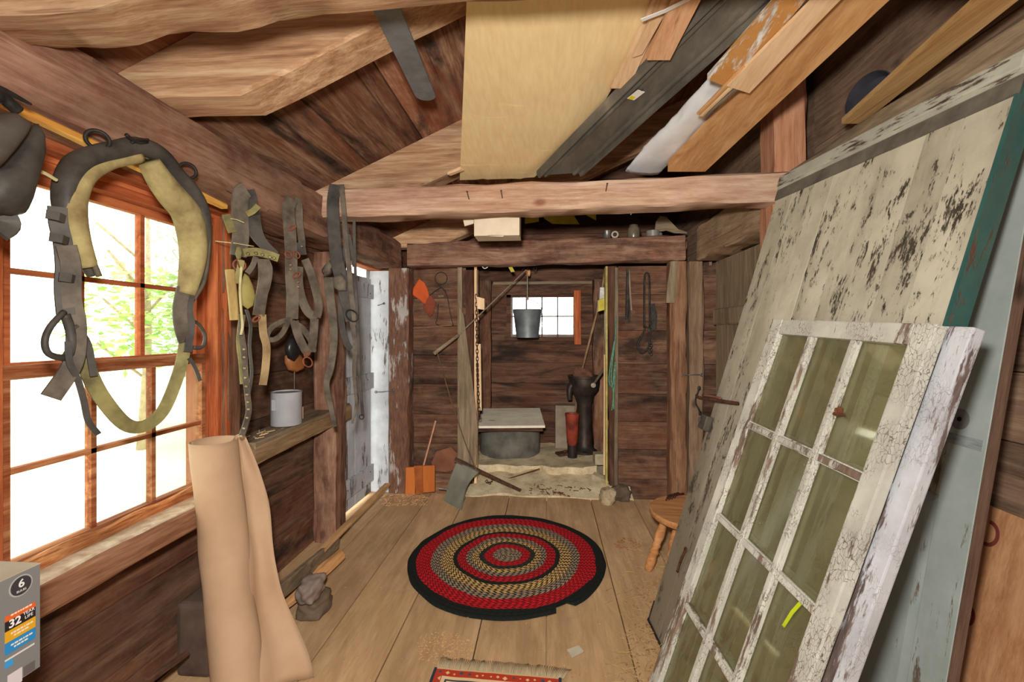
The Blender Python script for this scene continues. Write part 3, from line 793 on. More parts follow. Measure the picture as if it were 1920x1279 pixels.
m = MB(); q = [lum(u, v, 0.0) for u, v in ((1176, 190), (1189, 193), (1209, 178), (1196, 174))]
m.prism([p + Vector((0, 0, 0.012)) for p in q], (0, 0, -1), -0.002); st = m.build('sticker', plain('sticker_white', (232, 230, 222), (224, 222, 212), 0.5), rail)
m = MB(); q = [lum(u, v, 0.0) for u, v in ((1177, 190), (1185, 192), (1192, 187), (1184, 184))]
m.prism([p + Vector((0, 0, 0.0105)) for p in q], (0, 0, -1), -0.001); m.build('yellow_mark', plain('sticker_yellow', (226, 206, 40), (216, 196, 30), 0.5), st)
for k in range(6):
    m = MB(); a = lum(1193 + k * 1.9, 186 - k * 1.5, 0); b = lum(1196 + k * 1.9, 182 - k * 1.5 - 3, 0)
    m.strap([a + Vector((0, 0, 0.0105)), b + Vector((0, 0, 0.0105))], 0.0012, 0.0006, (0, 0, -1)); m.build('bar_mark', plain('ink', (40, 40, 40), (30, 30, 30), 0.6), st)

# stained board with paint drips, trim board, sticks, long 2x4
m = MB(); plank(m, [(1326, 149), (1372, 166), (1536, -30), (1484, -30)], -0.024, 0.02)
tag(m.build('painted_board', peel('paint_dripped_board', (200, 148, 86), (240, 238, 232), 'y', 0.545, paint2=(186, 128, 66), scale=5, dirt=0.0), smooth=False), 'orange stained board end with white paint drips', 'board')
m = MB(); plank(m, [(1363, 162), (1405, 175), (1576, 0), (1526, 0)], -0.040, 0.012)
tag(m.build('trim_board', W_pine('y')), 'clean light pine trim board overlapping the orange stained board', 'board')
m = MB()
fl, fr, nr, nl = lum_quad([(1252, 322), (1322, 322), (1668, 0), (1572, 0)], 0.0)
m.hexa([fl, fr, nr, nl, fl + Vector((0, 0, .055)), fr + Vector((0, 0, .055)), nr + Vector((0, 0, .055)), nl + Vector((0, 0, .055))])
tag(m.build('long_beam', W_orange('y')), 'long orange brown timber right of the white plastic roll', 'board')
m = MB(); plank(m, [(1540, 55), (1560, 60), (1640, 0), (1600, 0)], -0.012, 0.012)
for k, (a, b) in enumerate((((1309, 213), (1362, 160)), ((1315, 216), (1366, 168)), ((1321, 216), (1374, 172)))):
    m = MB(); p, q = lum(*a, -0.03), lum(*b, -0.03); m.timber([p, q + (q - p) * 0.6], 0.014, 0.012, rough=0.001, n=4, chamfer=0.002)
    tag(m.build('wood_stick', (W_orange, W_pine, W_grey)[k]('y')), ('leftmost yellow stick lying on the white plastic roll', 'middle thin stick lying on the white plastic roll', 'rightmost grey stick lying on the white plastic roll')[k], 'stick', 'thin sticks on the plastic roll')
# white plastic wrapped roll
m = MB(); a0, a1 = lum(1208, 326, 0.058), lum(1368, 168, 0.07); a0 = a0 + (a0 - a1) * 0.02
rings = []; n = 40; q = 28
ax = (a1 - a0).normalized(); sd = ax.cross(Vector((0, 0, 1))).normalized()
for i in range(n + 1):
    t = i / n; c = a0.lerp(a1 + (a1 - a0) * 0.8, t); r = 0.115 - 0.055 * min(1, t * 1.3); hz = 0.018 + 0.03 * t
    L = []
    for j in range(q):
        an = 2 * pi * j / q
        k = 1 + 0.25 * noise.noise(Vector((cos(an) * 1.6 + 3, sin(an) * 1.6, t * 9))) + 0.16 * abs(noise.noise(Vector((cos(an) * 4, sin(an) * 4 + t * 14, t * 22))))
        L.append(c + sd * (cos(an) * r * k) + Vector((0, 0, hz + sin(an) * hz * k * (1.0 if sin(an) < 0 else 0.9))))
    rings.append(L)
m.loft(rings)
tag(m.build('plastic_wrapped_roll', plain('white_film', (226, 228, 230), (206, 208, 212), 0.35, scale=6, spec=0.5), smooth=True), 'crumpled white plastic wrapped roll lying between the black rail and orange timber', 'roll')
# board on the right plate and black pan
zt = 2.262
m = MB(); q = [at(u, v, Z=zt) for u, v in ((1578, 232), (1616, 232), (1910, 0), (1836, 0))]
q[2] = q[1] + (q[2] - q[1]) * 1.7; q[3] = q[0] + (q[3] - q[0]) * 1.7
m.hexa(q + [p + Vector((0, 0, 0.022)) for p in q])
tag(m.build('shelf_board', wood('yellow_brown_board', (168, 126, 78), (196, 154, 100), (214, 176, 124), 'y', 0.25, (120, 84, 50))), 'long yellow brown board lying on the right wall beam above the leaning doors', 'board')
m = MB(); c = at(1622, 188, X=1.41)
c = Vector((1.40, at(1622, 188, X=1.40).y, at(1622, 188, X=1.40).z))
m.lathe([(0.0, 0), (0.088, 0), (0.095, 0.006), (0.104, 0.05), (0.108, 0.055), (0.104, 0.058), (0.090, 0.012), (0, 0.010)], c + Vector((0.055, 0, 0)), (-1, -0.35, 0.0), 32)
tag(m.build('black_pan', plain('black_rubber', (58, 58, 66), (42, 42, 48), 0.55, scale=8), smooth=40), 'round black pan propped on the right wall beam', 'pan')
m = MB(); m.box(-0.30, -0.245, 2.66, 2.72, 2.1, 2.12)
# chips of wood behind the beam
m = MB(); a, b = lum(842, 326, 0.02), lum(866, 316, 0.03); m.timber([a, b], 0.03, 0.01, rough=0.003, n=3, chamfer=0.002)
tag(m.build('wood_chip', W_pine('x')), 'small pale wood chip left of the cardboard on the middle crossbeam', 'wood chip')

# white carton below the middle beam
cx = thing('flat_carton', 'small cream cardboard carton showing below the middle crossbeam', 'carton', at(932, 441, Y=2.72))
CARTON = plain('cream_carton', (228, 212, 188), (214, 196, 170), 0.8, scale=8)
a, b = at(889, 402, Y=2.64), at(974, 441, Y=2.64)
m = MB(); m.box(a.x, b.x, 2.64, 2.80, b.z, 2.20); m.build('box_body', CARTON, cx)
m = MB(); m.box(a.x - 0.002, b.x + 0.004, 2.634, 2.64, at(0, 413, Y=2.64).z, 2.205); m.build('lid_flap', CARTON, cx)
m = MB(); q = [at(u, v, Y=2.66) for u, v in ((866, 402), (889, 402), (888, 419), (871, 424))]; m.prism(q, (0, -1, 0), 0.01); m.build('side_flap', CARTON, cx)
m = MB(); q = [at(u, v, Y=2.64) for u, v in ((915, 441), (946, 441), (943, 444), (918, 443))]; m.prism(q, (0, -1, 0), 0.008); m.build('tab', CARTON, cx)

# yellow sheets beyond
YEL = plain('yellow_tarp', (206, 190, 62), (170, 150, 40), 0.7, scale=5)
for k, (pts, lab) in enumerate(((((985, 396), (1014, 396), (1010, 416), (984, 420)), 'leftmost yellow folded tarp piece above the pump bay'), (((1018, 396), (1056, 396), (1087, 421), (1036, 420), (1020, 410)), 'middle yellow folded tarp piece like a wing above the pump bay'), (((1078, 394), (1118, 394), (1118, 414), (1100, 404)), 'rightmost yellow folded tarp piece above the pump bay'))):
    m = MB(); q = [at(u, v, Y=4.28) for u, v in pts]; q = [p + Vector((0, 0, 0.12 if v_ < 400 else 0)) for p, (u_, v_) in zip(q, pts)]
    m.pillow(q, (0, -1, 0.4), 0.02)
    tag(m.build('yellow_tarp', YEL, smooth=True), lab, 'tarp', 'yellow tarp pieces above the bay')
# things on the back crossbeam
zb = lambda x: 2.0725 + 0.10 + (x + 0.03) * 0.015 + 0.002
def beamtop(u, y=3.86): p = at(u, 440, Y=y); return Vector((p.x, y, zb(p.x)))
JG = plain('tarnished_tin', (150, 146, 140), (104, 100, 94), 0.4, 0.6, 20)
p = beamtop(1138); m = MB(); m.lathe([(0.030, 0), (0.032, 0.004), (0.030, 0.01), (0.030, 0.062), (0.033, 0.066), (0.028, 0.066), (0.026, 0.01), (0, 0.01)], p, n=20)
tag(m.build('tin_can', JG, smooth=40), 'small tin can at left on the pump bay crossbeam', 'tin')
p = beamtop(1153); m = MB(); m.ring(p + Vector((0, 0, 0.032)), 0.024, 0.008, (0.2, 1, 0)); tag(m.build('pipe_ring', plain('pale_ring', (190, 182, 168), (160, 150, 136)), smooth=True), 'pale ring standing beside the small tin can on the crossbeam', 'ring')
p = beamtop(1188, 3.90); m = MB(); m.lathe([(0.048, 0), (0.052, 0.01), (0.052, 0.08), (0.036, 0.1), (0.036, 0.115), (0.03, 0.115), (0, 0.11)], p, n=20)
tag(m.build('dusty_jar', plain('dusty_glass', (116, 104, 88), (84, 74, 62), 0.3, scale=9, spec=0.6), smooth=40), 'dusty brown jar between the pale ring and the tape roll', 'jar')
p = beamtop(1224); m = MB(); m.lathe([(0.038, 0), (0.054, 0), (0.054, 0.05), (0.038, 0.05)], p, n=28); m.lathe([(0.040, 0), (0.054, 0), (0.054, 0.048), (0.040, 0.048)], p + Vector((0.045, 0.09, 0)), n=28)
tag(m.build('tape_roll', plain('silver_tape', (170, 168, 162), (132, 130, 124), 0.35, 0.4, 8), smooth=40), 'silver grey rolls of tape lying on the crossbeam', 'tape')
m = MB(); q = [at(u, v, Y=3.92) for u, v in ((1228, 433), (1230, 415), (1238, 405), (1250, 407), (1262, 420), (1272, 430), (1288, 435), (1288, 438), (1265, 437), (1250, 432), (1240, 434))]
m.prism(q, (0, -1, 0), 0.02); tag(m.build('wooden_paddle', W_grey('x'), smooth=False), 'curved wooden piece lying behind the tape rolls', 'wood piece')

m = MB(); q = path_at([(1186, 388), (1200, 386), (1192, 396), (1182, 403)], Y=2.64); m.prism(q, (0, -1, 0), 0.003)
tag(m.build('paper_scrap', plain('white_plastic', (0, 0, 0))), 'scrap of white paper hanging below the middle crossbeam', 'paper')

# ================================================================== LEFT WALL HARNESS
LEA = plain('old_leather', (112, 102, 88), (70, 62, 54), 0.65, scale=14, bump=0.4)
LEAD = plain('dark_leather', (82, 78, 72), (48, 45, 42), 0.55, scale=10, bump=0.4)
LEAY = plain('mildewed_leather', (150, 142, 92), (96, 88, 56), 0.75, scale=11, bump=0.5)
FELT = plain('yellowed_felt', (180, 166, 114), (126, 108, 72), 0.95, scale=11, bump=0.9, detail=8)
IRON = MATS['dark_iron']; RUST = plain('rusty_iron', (0, 0, 0))
RUSTR = plain('red_rust', (150, 84, 60), (104, 58, 44), 0.8, 0.1, 30)

CXP = -1.19
hc = thing('horse_collar', 'large open horse collar with yellowed lining hanging before the big window', 'horse collar', at(245, 300, X=CXP))
outer = smooth_path(path_at([(171, 518), (150, 468), (130, 420), (121, 375), (126, 338), (144, 308), (175, 293), (212, 284), (258, 275), (296, 290), (325, 324), (356, 358), (375, 395), (380, 440), (378, 487), (370, 530), (352, 560)], X=CXP), 6)
m = MB(); m.tube(outer, lambda t: 0.019 + 0.008 * sin(pi * t) - (0.011 * max(0, 1 - t * 12)), 12, up=(1, 0, 0), flat=1.25); m.build('leather_rim', LEAD, hc, smooth=True)
m = MB(); m.tube([p + Vector((0.022, 0, 0)) for p in outer], 0.007, 8, up=(1, 0, 0)); m.build('piping', LEA, hc, smooth=True)
lin = smooth_path(path_at([(164, 500), (147, 452), (138, 405), (142, 362), (165, 326), (208, 306), (262, 295)], X=CXP + 0.01), 6)
m = MB(); m.tube(lin, lambda t: 0.016 + 0.012 * sin(pi * min(1, t + 0.15)), 12, up=(1, 0, 0), flat=1.0); m.build('lining', FELT, hc, smooth=True)
lin = smooth_path(path_at([(280, 304), (298, 334), (320, 364), (348, 398), (360, 440), (362, 480), (356, 520), (349, 552)], X=CXP + 0.01), 6)
m = MB(); m.tube(lin, lambda t: 0.024 + 0.020 * sin(pi * min(1, t * 0.9 + 0.08)), 12, up=(1, 0, 0), flat=1.0)
m.build('lining', FELT, hc, smooth=True)
P = lambda pts, dx=0.0, n=5: smooth_path(path_at(pts, X=CXP + dx), n)
NF = (0.8, -0.6, 0)
for (pts, w, mt, dx) in (
    ([(108, 388), (110, 420), (118, 455), (122, 500), (120, 540), (124, 590)], 0.036, LEAD, 0.012),
    ([(124, 460), (133, 500), (134, 560), (142, 600), (143, 650), (133, 690), (96, 745)], 0.040, LEA, 0.02),
    ([(128, 640), (131, 680), (146, 712), (157, 750), (166, 790), (184, 814)], 0.014, LEAD, 0.03),
    ([(140, 630), (156, 660), (170, 706), (196, 752), (236, 796), (272, 799), (305, 772), (328, 722), (342, 676), (348, 640)], 0.036, LEAY, 0.0),
    ([(138, 612), (152, 625), (166, 650), (176, 705)], 0.016, LEAD, 0.02),
    ([(345, 540), (338, 575), (340, 612), (348, 640)], 0.040, LEA, 0.01),
    ([(360, 548), (354, 580), (358, 610), (352, 660)], 0.024, LEAD, 0.02),
    ([(355, 672), (366, 690), (375, 714)], 0.012, LEAD, 0.02)):
    m = MB(); m.strap(P(pts, dx), w, 0.006, NF); m.build('strap', mt, hc, smooth=35)
m = MB(); m.tube(P([(120, 585), (95, 612), (84, 640), (92, 664), (122, 670), (134, 650), (132, 620), (122, 590)], 0.015, 4), 0.010, 8, flat=0.7); m.build('loop', LEAD, hc, smooth=True)
m = MB(); m.tube(P([(358, 600), (372, 608), (384, 628), (380, 650), (362, 652)], 0.015, 4), 0.008, 8, flat=0.7); m.build('loop', LEAD, hc, smooth=True)
for (u, v) in ((102, 406), (108, 448), (125, 522)):
    m = MB(); c = at(u, v, X=CXP + 0.018); m.strap([c + Vector((0.0, -0.018, 0.002)), c + Vector((0.010, 0, 0)), c + Vector((0.0, 0.022, -0.002))], 0.022, 0.007, NF); m.build('keeper', LEAD, hc, smooth=35)
for (u, v) in ((183, 262), (352, 320)):
    m = MB(); c = at(u, v, X=CXP + 0.01); m.ring(c, 0.024, 0.005, (0.8, -0.6, 0), 20, 8); m.tube([c + Vector((0, 0, -0.025)), c + Vector((0, 0.005, -0.055))], 0.008, 8); m.build('ring', IRON, hc, smooth=True)
m = MB(); m.tube(P([(236, 252), (248, 262), (262, 268), (276, 266)], 0.03, 3), 0.005, 6); m.tube(P([(246, 268), (262, 262), (278, 262)], 0.03, 3), 0.004, 6); m.build('wire', IRON, hc, smooth=True)

# second collar at the left border
C2 = at(40, 300, X=-1.14)
c2 = thing('horse_collar', 'dark stuffed leather horse collar cut off by the left edge of the picture', 'horse collar', C2)
m = MB(); m.pillow(path_at([(49, 240), (66, 232), (76, 250), (78, 284), (66, 330), (52, 380), (42, 402), (20, 406), (-30, 396), (-40, 330), (-10, 318), (20, 280)], X=-1.14), (1, -0.3, 0), 0.05); m.build('stuffed_panel', LEAD, c2, smooth=True)
m = MB(); m.pillow(path_at([(-60, 230), (-20, 214), (20, 212), (52, 232), (44, 252), (20, 285), (-8, 316), (-60, 340)], X=-1.11), (1, -0.3, 0), 0.05); m.build('stuffed_panel', plain('dark_leather_warm', (90, 84, 78), (60, 54, 50), 0.5, scale=8, bump=0.3), c2, smooth=True)
m = MB(); m.tube(P([(-40, 190), (0, 182), (20, 196), (34, 208)], 0.06, 4), 0.012, 8); m.tube(P([(-20, 160), (10, 172), (32, 182), (58, 196)], 0.05, 4), lambda t: 0.010 * (1 - 0.7 * t), 8); m.build('hame', IRON, c2, smooth=True)
m = MB(); m.strap(P([(2, 404), (8, 420), (-10, 432)], 0.04), 0.05, 0.012, NF); m.build('strap', LEAD, c2, smooth=35)
m = MB(); m.tube(P([(66, 318), (84, 325), (106, 338)], 0.03, 4), 0.004, 6); tag(m.build('twine', plain('pale_twine', (206, 198, 150), (176, 166, 120), 0.9)), 'bit of pale twine between the two horse collars', 'twine')
m = MB(); m.timber([at(10, 196, X=-1.27) + Vector((0, 0, 0.0)), at(420, 388, X=-1.27)], 0.03, 0.022, n=20, rough=0.002, chamfer=0.004)
tag(m.build('hanging_rod', wood('yellow_orange_rod', (176, 112, 44), (206, 146, 66), (224, 178, 96), 'y', 0.1, knots=False)), 'thin yellow orange wood strip along the underside of the left beam', 'strip')  # wood grain in yellow orange tones along the whole strip

# bridle with blinders
def hang(u, v, X): return at(u, v, X=X)
B0 = at(462, 360, X=-1.20); BN = Vector((0.8, -0.6, 0))
br = thing('bridle', 'mildewed driving bridle with leaf shaped blinder and studded straps right of the window', 'bridle', B0)
H = lambda pts, P0, d=0.0, n=5: smooth_path(path_hit(pts, P0 + BN * d, BN), n)
def strapset(par, P0, lst, nrm=BN):
    for (pts, w, mt, d) in lst:
        m = MB(); m.strap(H(pts, P0, d), w, 0.005, nrm); m.build('strap', mt, par, smooth=35)
strapset(br, B0, (
    ([(462, 356), (452, 364), (450, 400), (452, 440), (447, 480)], 0.062, LEA, 0.015),
    ([(466, 356), (470, 368), (472, 390), (478, 405)], 0.048, LEAD, 0.0),
    ([(470, 395), (478, 430), (492, 455), (518, 478)], lambda t: 0.075 - 0.045 * t, LEAD, 0.0),
    ([(456, 474), (480, 472), (505, 478), (522, 484)], 0.034, LEAY, 0.02),
    ([(424, 402), (430, 420), (436, 436)], 0.03, LEAY, 0.03),
    ([(462, 402), (474, 396), (484, 386)], 0.024, LEAY, 0.03),
    ([(480, 482), (474, 498), (464, 512)], 0.02, LEA, 0.01),
    ([(452, 488), (450, 505), (440, 530)], 0.024, LEAY, 0.04),
    ([(494, 486), (496, 520), (490, 560), (485, 592)], 0.046, LEA, 0.02),
    ([(500, 488), (506, 505), (502, 535), (492, 565)], 0.022, LEA, 0.01),
    ([(455, 590), (452, 620), (458, 660), (460, 700), (464, 740), (466, 775), (453, 818)], 0.022, LEA, 0.02),
    ([(452, 600), (448, 640), (452, 680), (455, 720)], 0.018, LEAY, 0.01),
    ([(462, 580), (470, 610), (468, 650), (472, 700), (466, 740)], 0.012, LEAD, 0.0),
    ([(492, 590), (494, 625), (500, 650), (498, 690), (493, 722)], 0.030, plain('tan_strap', (172, 148, 108), (130, 106, 74), 0.8), 0.02)))
m = MB(); m.pillow(path_hit([(458, 512), (466, 518), (474, 536), (479, 556), (474, 574), (464, 580), (454, 572), (450, 552), (452, 530)], B0 + BN * 0.04, BN), BN, 0.012, 0.8); bl = m.build('blinder', plain('olive_leather', (158, 148, 84), (118, 108, 60), 0.7, scale=9), br, smooth=True)
m = MB(); m.pillow(path_hit([(444, 462), (450, 462), (454, 474), (451, 486), (445, 488), (441, 476)], B0 + BN * 0.04, BN), BN, 0.012, 0.8); m.build('rosette', LEAY, br, smooth=True)
m = MB(); a, b = H([(431, 506), (440, 600)], B0, 0.03, 1); m.tube([a, a.lerp(b, 0.5) + BN * 0.004, b], 0.017, 10); m.build('wood_roller', plain('tan_wood', (190, 164, 106), (150, 122, 74), 0.8, stretch=(1, 1, .2), scale=30), br, smooth=40)
for i in range(11):
    t = i / 10; u, v = [(457, 655), (461, 690), (464, 725), (466, 760), (462, 785), (456, 810)][min(5, i // 2)]
    pts = H([(458, 655), (460, 700), (464, 740), (466, 775), (453, 818)], B0, 0.026, 10); q = pts[int(t * (len(pts) - 1))]
    m = MB(); m.blob(q, (0.007, 0.007, 0.007), i, 0, 1); m.build('stud', plain('dull_brass', (176, 164, 130), (130, 116, 84), 0.4, 0.5), br, smooth=True)
for (u, v) in ((465, 476), (480, 475), (492, 478), (506, 482), (514, 484)):
    m = MB(); q = hit(u, v, B0 + BN * 0.026, BN); m.blob(q, (0.008, 0.008, 0.008), 1, 0, 1); m.build('stud', plain('dull_brass', (0, 0, 0)), br, smooth=True)
m = MB(); q = hit(449, 497, B0 + BN * 0.03, BN); m.ring(q, 0.022, 0.003, BN, 16, 6); m.ring(q + Vector((0.004, 0, 0)), 0.017, 0.003, (1, 0.2, 0.3), 16, 6); m.build('ring', RUSTR, br, smooth=True)
m = MB(); q = hit(481, 598, B0 + BN * 0.02, BN); m.ring(q, 0.016, 0.004, BN, 14, 6, sy=0.5); m.build('buckle', RUSTR, br, smooth=True)
m = MB(); pts = H([(453, 500), (450, 540), (452, 580), (455, 610), (452, 628)], B0, 0.055); m.tube(pts, 0.005, 6); m.build('twisted_cord', plain('pale_twine', (0, 0, 0)), br, smooth=True)
m = MB(); pts = [at(404, 452, X=-1.40)] + H([(440, 456), (476, 462)], B0, 0.03, 3); m.tube(pts, 0.002, 5); m.tube(H([(432, 410), (444, 412), (458, 418)], B0, 0.04), 0.002, 5); m.build('string', plain('pale_twine', (0, 0, 0)), br, smooth=True)

# halter
H0 = at(552, 372, X=-1.21)
ha = thing('halter', 'grey brown leather halter with rusty rings hanging beyond the bridle', 'halter', H0)
strapset(ha, H0, (
    ([(548, 374), (541, 390), (543, 420), (546, 470), (547, 520), (549, 560), (548, 598)], 0.058, LEA, 0.02),
    ([(552, 374), (560, 382), (562, 420), (566, 452), (566, 475)], 0.034, LEA, 0.0),
    ([(562, 455), (566, 478)], 0.050, LEAD, 0.012),
    ([(572, 486), (582, 510), (592, 545), (598, 575), (594, 595)], 0.040, LEA, 0.02),
    ([(560, 500), (560, 530), (566, 560), (578, 585), (594, 596)], 0.044, LEA, 0.015),
    ([(548, 600), (530, 602), (512, 612), (502, 625), (502, 636), (516, 636), (530, 624), (540, 604)], 0.024, LEA, 0.03),
    ([(552, 602), (560, 630), (572, 655), (580, 664)], 0.040, LEA, 0.03),
    ([(548, 605), (566, 615), (584, 640), (588, 660)], 0.030, LEA, 0.0),
    ([(590, 598), (588, 630), (584, 660)], 0.042, LEA, 0.02)))
for (u, v, r, sy) in ((541, 478, 0.014, 1.2), (556, 478, 0.014, 1.2), (556, 516, 0.02, 0.5), (577, 679, 0.02, 1.3), (576, 664, 0.016, 0.6), (548, 427, 0.02, 0.4)):
    m = MB(); m.ring(hit(u, v, H0 + BN * 0.035, BN), r, 0.0035, BN, 16, 6, sy=sy); m.build('ring', RUSTR, ha, smooth=True)
for (u, v) in ((545, 497), (545, 505), (559, 529), (559, 538), (566, 462)):
    m = MB(); m.blob(hit(u, v, H0 + BN * 0.036, BN), (0.006,) * 3, 1, 0, 1); m.build('rivet', plain('dull_copper', (180, 140, 120), (140, 100, 84), 0.5, 0.3), ha, smooth=True)

# reins over the middle beam
R0 = at(628, 350, Y=2.425); RN = Vector((0.15, -1, 0)).normalized()
re = thing('rein_bundle', 'bundle of long dark leather straps hung over the left end of the middle crossbeam', 'straps', R0)
def strapset2(par, P0, lst):
    for (pts, w, mt, d) in lst:
        m = MB(); m.strap(smooth_path(path_hit(pts, P0 + RN * d, RN), 5), w, 0.005, RN); m.build('strap', mt, par, smooth=35)
strapset2(re, R0, (
    ([(628, 346), (624, 380), (626, 430), (632, 490), (642, 530), (648, 560), (658, 602)], lambda t: 0.06 + 0.012 * sin(pi * t), LEAD, 0.03),
    ([(640, 346), (644, 390), (648, 440), (654, 500), (660, 560), (666, 610)], 0.028, LEA, 0.04),
    ([(648, 420), (650, 460), (640, 500), (640, 560), (640, 600), (648, 640), (658, 655)], 0.034, LEAD, 0.005),
    ([(664, 412), (665, 470), (668, 560), (672, 640), (674, 700), (680, 780)], 0.016, LEAD, 0.045),
    ([(617, 520), (618, 550), (624, 600), (626, 640), (620, 690), (612, 720), (620, 760), (628, 800)], lambda t: 0.055 - 0.03 * t, LEA, 0.0),
    ([(660, 600), (666, 650), (664, 690), (666, 730), (668, 760), (660, 794)], lambda t: 0.03 - 0.018 * t, LEA, 0.035),
    ([(654, 440), (660, 470), (664, 500)], 0.02, LEAD, 0.03)))
m = MB(); m.pillow(path_hit([(624, 520), (640, 512), (650, 528), (650, 545), (636, 546), (626, 540)], R0 + RN * 0.05, RN), RN, 0.02, 0.8); m.build('leather_pad', LEA, re, smooth=True)
for (u_, v_, r_, d_, s_) in ((613, 508, .024, .03, 1), (660, 592, .026, .06, 1.4), (678, 782, .012, .05, 1)):
    m = MB(); m.ring(hit(u_, v_, R0 + RN * d_, RN), r_, 0.004 if r_ > .02 else .003, RN, 16, 6, sy=s_); m.build('buckle', IRON, re, smooth=True)
m = MB(); m.pillow(path_hit([(607, 500), (618, 488), (624, 498), (620, 516), (608, 520)], R0 + RN * 0.02, RN), RN, 0.02, 0.8); m.build('frayed_pad', LEA, re, smooth=True)

# leather pad on the wall
KP = at(552, 670, X=-1.45)
kp = thing('leather_pad', 'small tan leather pad with glossy black stuffed middle hung on dark boards', 'pad', KP)
KN = Vector((1, -0.3, 0)).normalized()
m = MB(); m.pillow(path_hit([(534, 668), (544, 660), (560, 664), (570, 676), (568, 692), (554, 698), (540, 694), (534, 680)], KP, KN), KN, 0.03); m.build('tan_pad', plain('tan_leather', (160, 104, 60), (118, 70, 40), 0.5, scale=8), kp, smooth=True)
m = MB(); m.pillow(path_hit([(540, 634), (550, 630), (558, 645), (558, 668), (550, 678), (540, 672), (534, 655)], KP + KN * 0.03, KN), KN, 0.03); m.build('black_pad', plain('glossy_black_leather', (44, 42, 42), (26, 25, 25), 0.3, scale=8), kp, smooth=True)
m = MB(); m.tube(path_hit([(552, 697), (552, 730)], KP + KN * 0.02, KN), 0.003, 6); m.build('cord', LEA, kp)

# grey can on the shelf
c = at(537, 796, X=-1.475); zc = 0.878
c = Vector((-1.465, at(537, 790, X=-1.465).y, zc))
ca = thing('metal_can', 'pale grey open metal can standing on the wall shelf', 'can', c)
r = 0.081; h = 0.185
m = MB(); m.lathe([(r - 0.002, 0), (r, 0.004), (r, h - 0.004), (r + 0.003, h), (r - 0.004, h), (r - 0.004, 0.01), (0, 0.008)], c, n=40); m.build('body', plain('grey_painted_metal', (176, 178, 182), (158, 158, 162), 0.5, scale=5), ca, smooth=40)
m = MB(); m.lathe([(r - 0.012, h - 0.012), (r - 0.006, h - 0.006), (r - 0.006, h - 0.014), (r - 0.012, h - 0.02), (0, h - 0.02), (0, h - 0.012)], c, n=40); m.build('lid', plain('tarnished_tin', (0, 0, 0)), ca, smooth=40)
m = MB(); q = c + Vector((-0.02, -0.084, 0.12)); m.box(q.x - 0.012, q.x + 0.012, q.y - 0.004, q.y + 0.004, q.z - 0.03, q.z + 0.03); m.build('lug', plain('grey_painted_metal', (0, 0, 0)), ca)
m = MB(); q = Vector((-1.49, c.y + 0.14, zc)); m.box(q.x - 0.03, q.x + 0.03, q.y, q.y + 0.03, q.z, q.z + 0.07); tag(m.build('wood_block', W_pine('z')), 'small pale wood block behind the grey can', 'block')
m = MB()
for k in range(14):
    q = Vector((random.uniform(-1.52, -1.43), random.uniform(2.14, 2.34), 0.868)); a = random.uniform(0, pi)
    m.strap([q, q + Vector((cos(a) * 0.04, sin(a) * 0.04, 0.004))], 0.004, 0.003, (0, 0, 1))
tag(m.build('wood_splinters', W_pine('x')), 'scatter of pale splinters on the shelf left of the grey can', 'splinters', kind='stuff')

# hooks on the left door and posts
def hook(pts, Y, label, cat='hook'):
    m = MB(); p = path_at(pts, Y=Y); m.tube(p, 0.004, 6); m.ring(p[0], 0.010, 0.003, (0, 1, 0), 12, 6); m.ring(p[-1], 0.012, 0.004, (0, 1, 0), 12, 6)
    return tag(m.build('hook_latch', plain('grey_wire', (120, 120, 122), (80, 80, 82), 0.4, 0.6), smooth=True), label, cat)
hook([(705, 735), (716, 735), (736, 732)], 3.82, 'grey hook and eye latch joining white door and corner post')
m = MB(); p = path_at([(708, 573), (720, 569)], Y=3.84); m.tube(p, 0.003, 6); m.ring(p[1], 0.007, 0.003, (0, 1, 0), 10, 6); tag(m.build('bent_nail', IRON, smooth=True), 'bent nail in the white jamb above the hook latch', 'nail')
hook([(1281, 704), (1300, 703), (1316, 703)], 3.83, 'thin wire hook latch across the brown and grey right posts')

# ================================================================== PUMP BAY AND BACK WALL
# well: concrete ring and lid
CON = plain('concrete', (112, 108, 98), (70, 68, 64), 0.95, scale=5, bump=0.5)
wc = Vector((-0.385, 4.74, 0.10))
wl = thing('well_head', 'round grey concrete well ring under a pale tilted lid', 'well', wc)
m = MB(); m.lathe([(0.31, 0), (0.315, 0.1), (0.31, 0.395), (0.27, 0.395), (0.27, 0.0)], wc, n=40, wob=0.02)
m.build('concrete_ring', CON, wl, smooth=40)
q = [at(893, 799, Y=4.34), at(1022, 798, Y=4.34), at(1012, 765, Y=4.97), at(906, 766, Y=4.97)]
m = MB(); m.hexa([p - Vector((0, 0, 0.022)) for p in q] + q)
m.build('lid', wood('pale_lid', (214, 204, 176), (236, 228, 204), (246, 240, 222), 'x', 0.15, (150, 132, 100), dust=0.3, tone=0.1, bump=0.2), wl)
m = MB(); m.hexa([q[0] + Vector((0.02, 0.02, -0.06)), q[1] + Vector((-0.02, 0.02, -0.06)), q[1] + Vector((-0.02, 0.05, -0.06)), q[0] + Vector((0.02, 0.05, -0.06)), q[0] + Vector((0.02, 0.02, -0.022)), q[1] + Vector((-0.02, 0.02, -0.022)), q[1] + Vector((-0.02, 0.05, -0.022)), q[0] + Vector((0.02, 0.05, -0.022))])
m.build('lid_batten', W_dark('x'), wl)
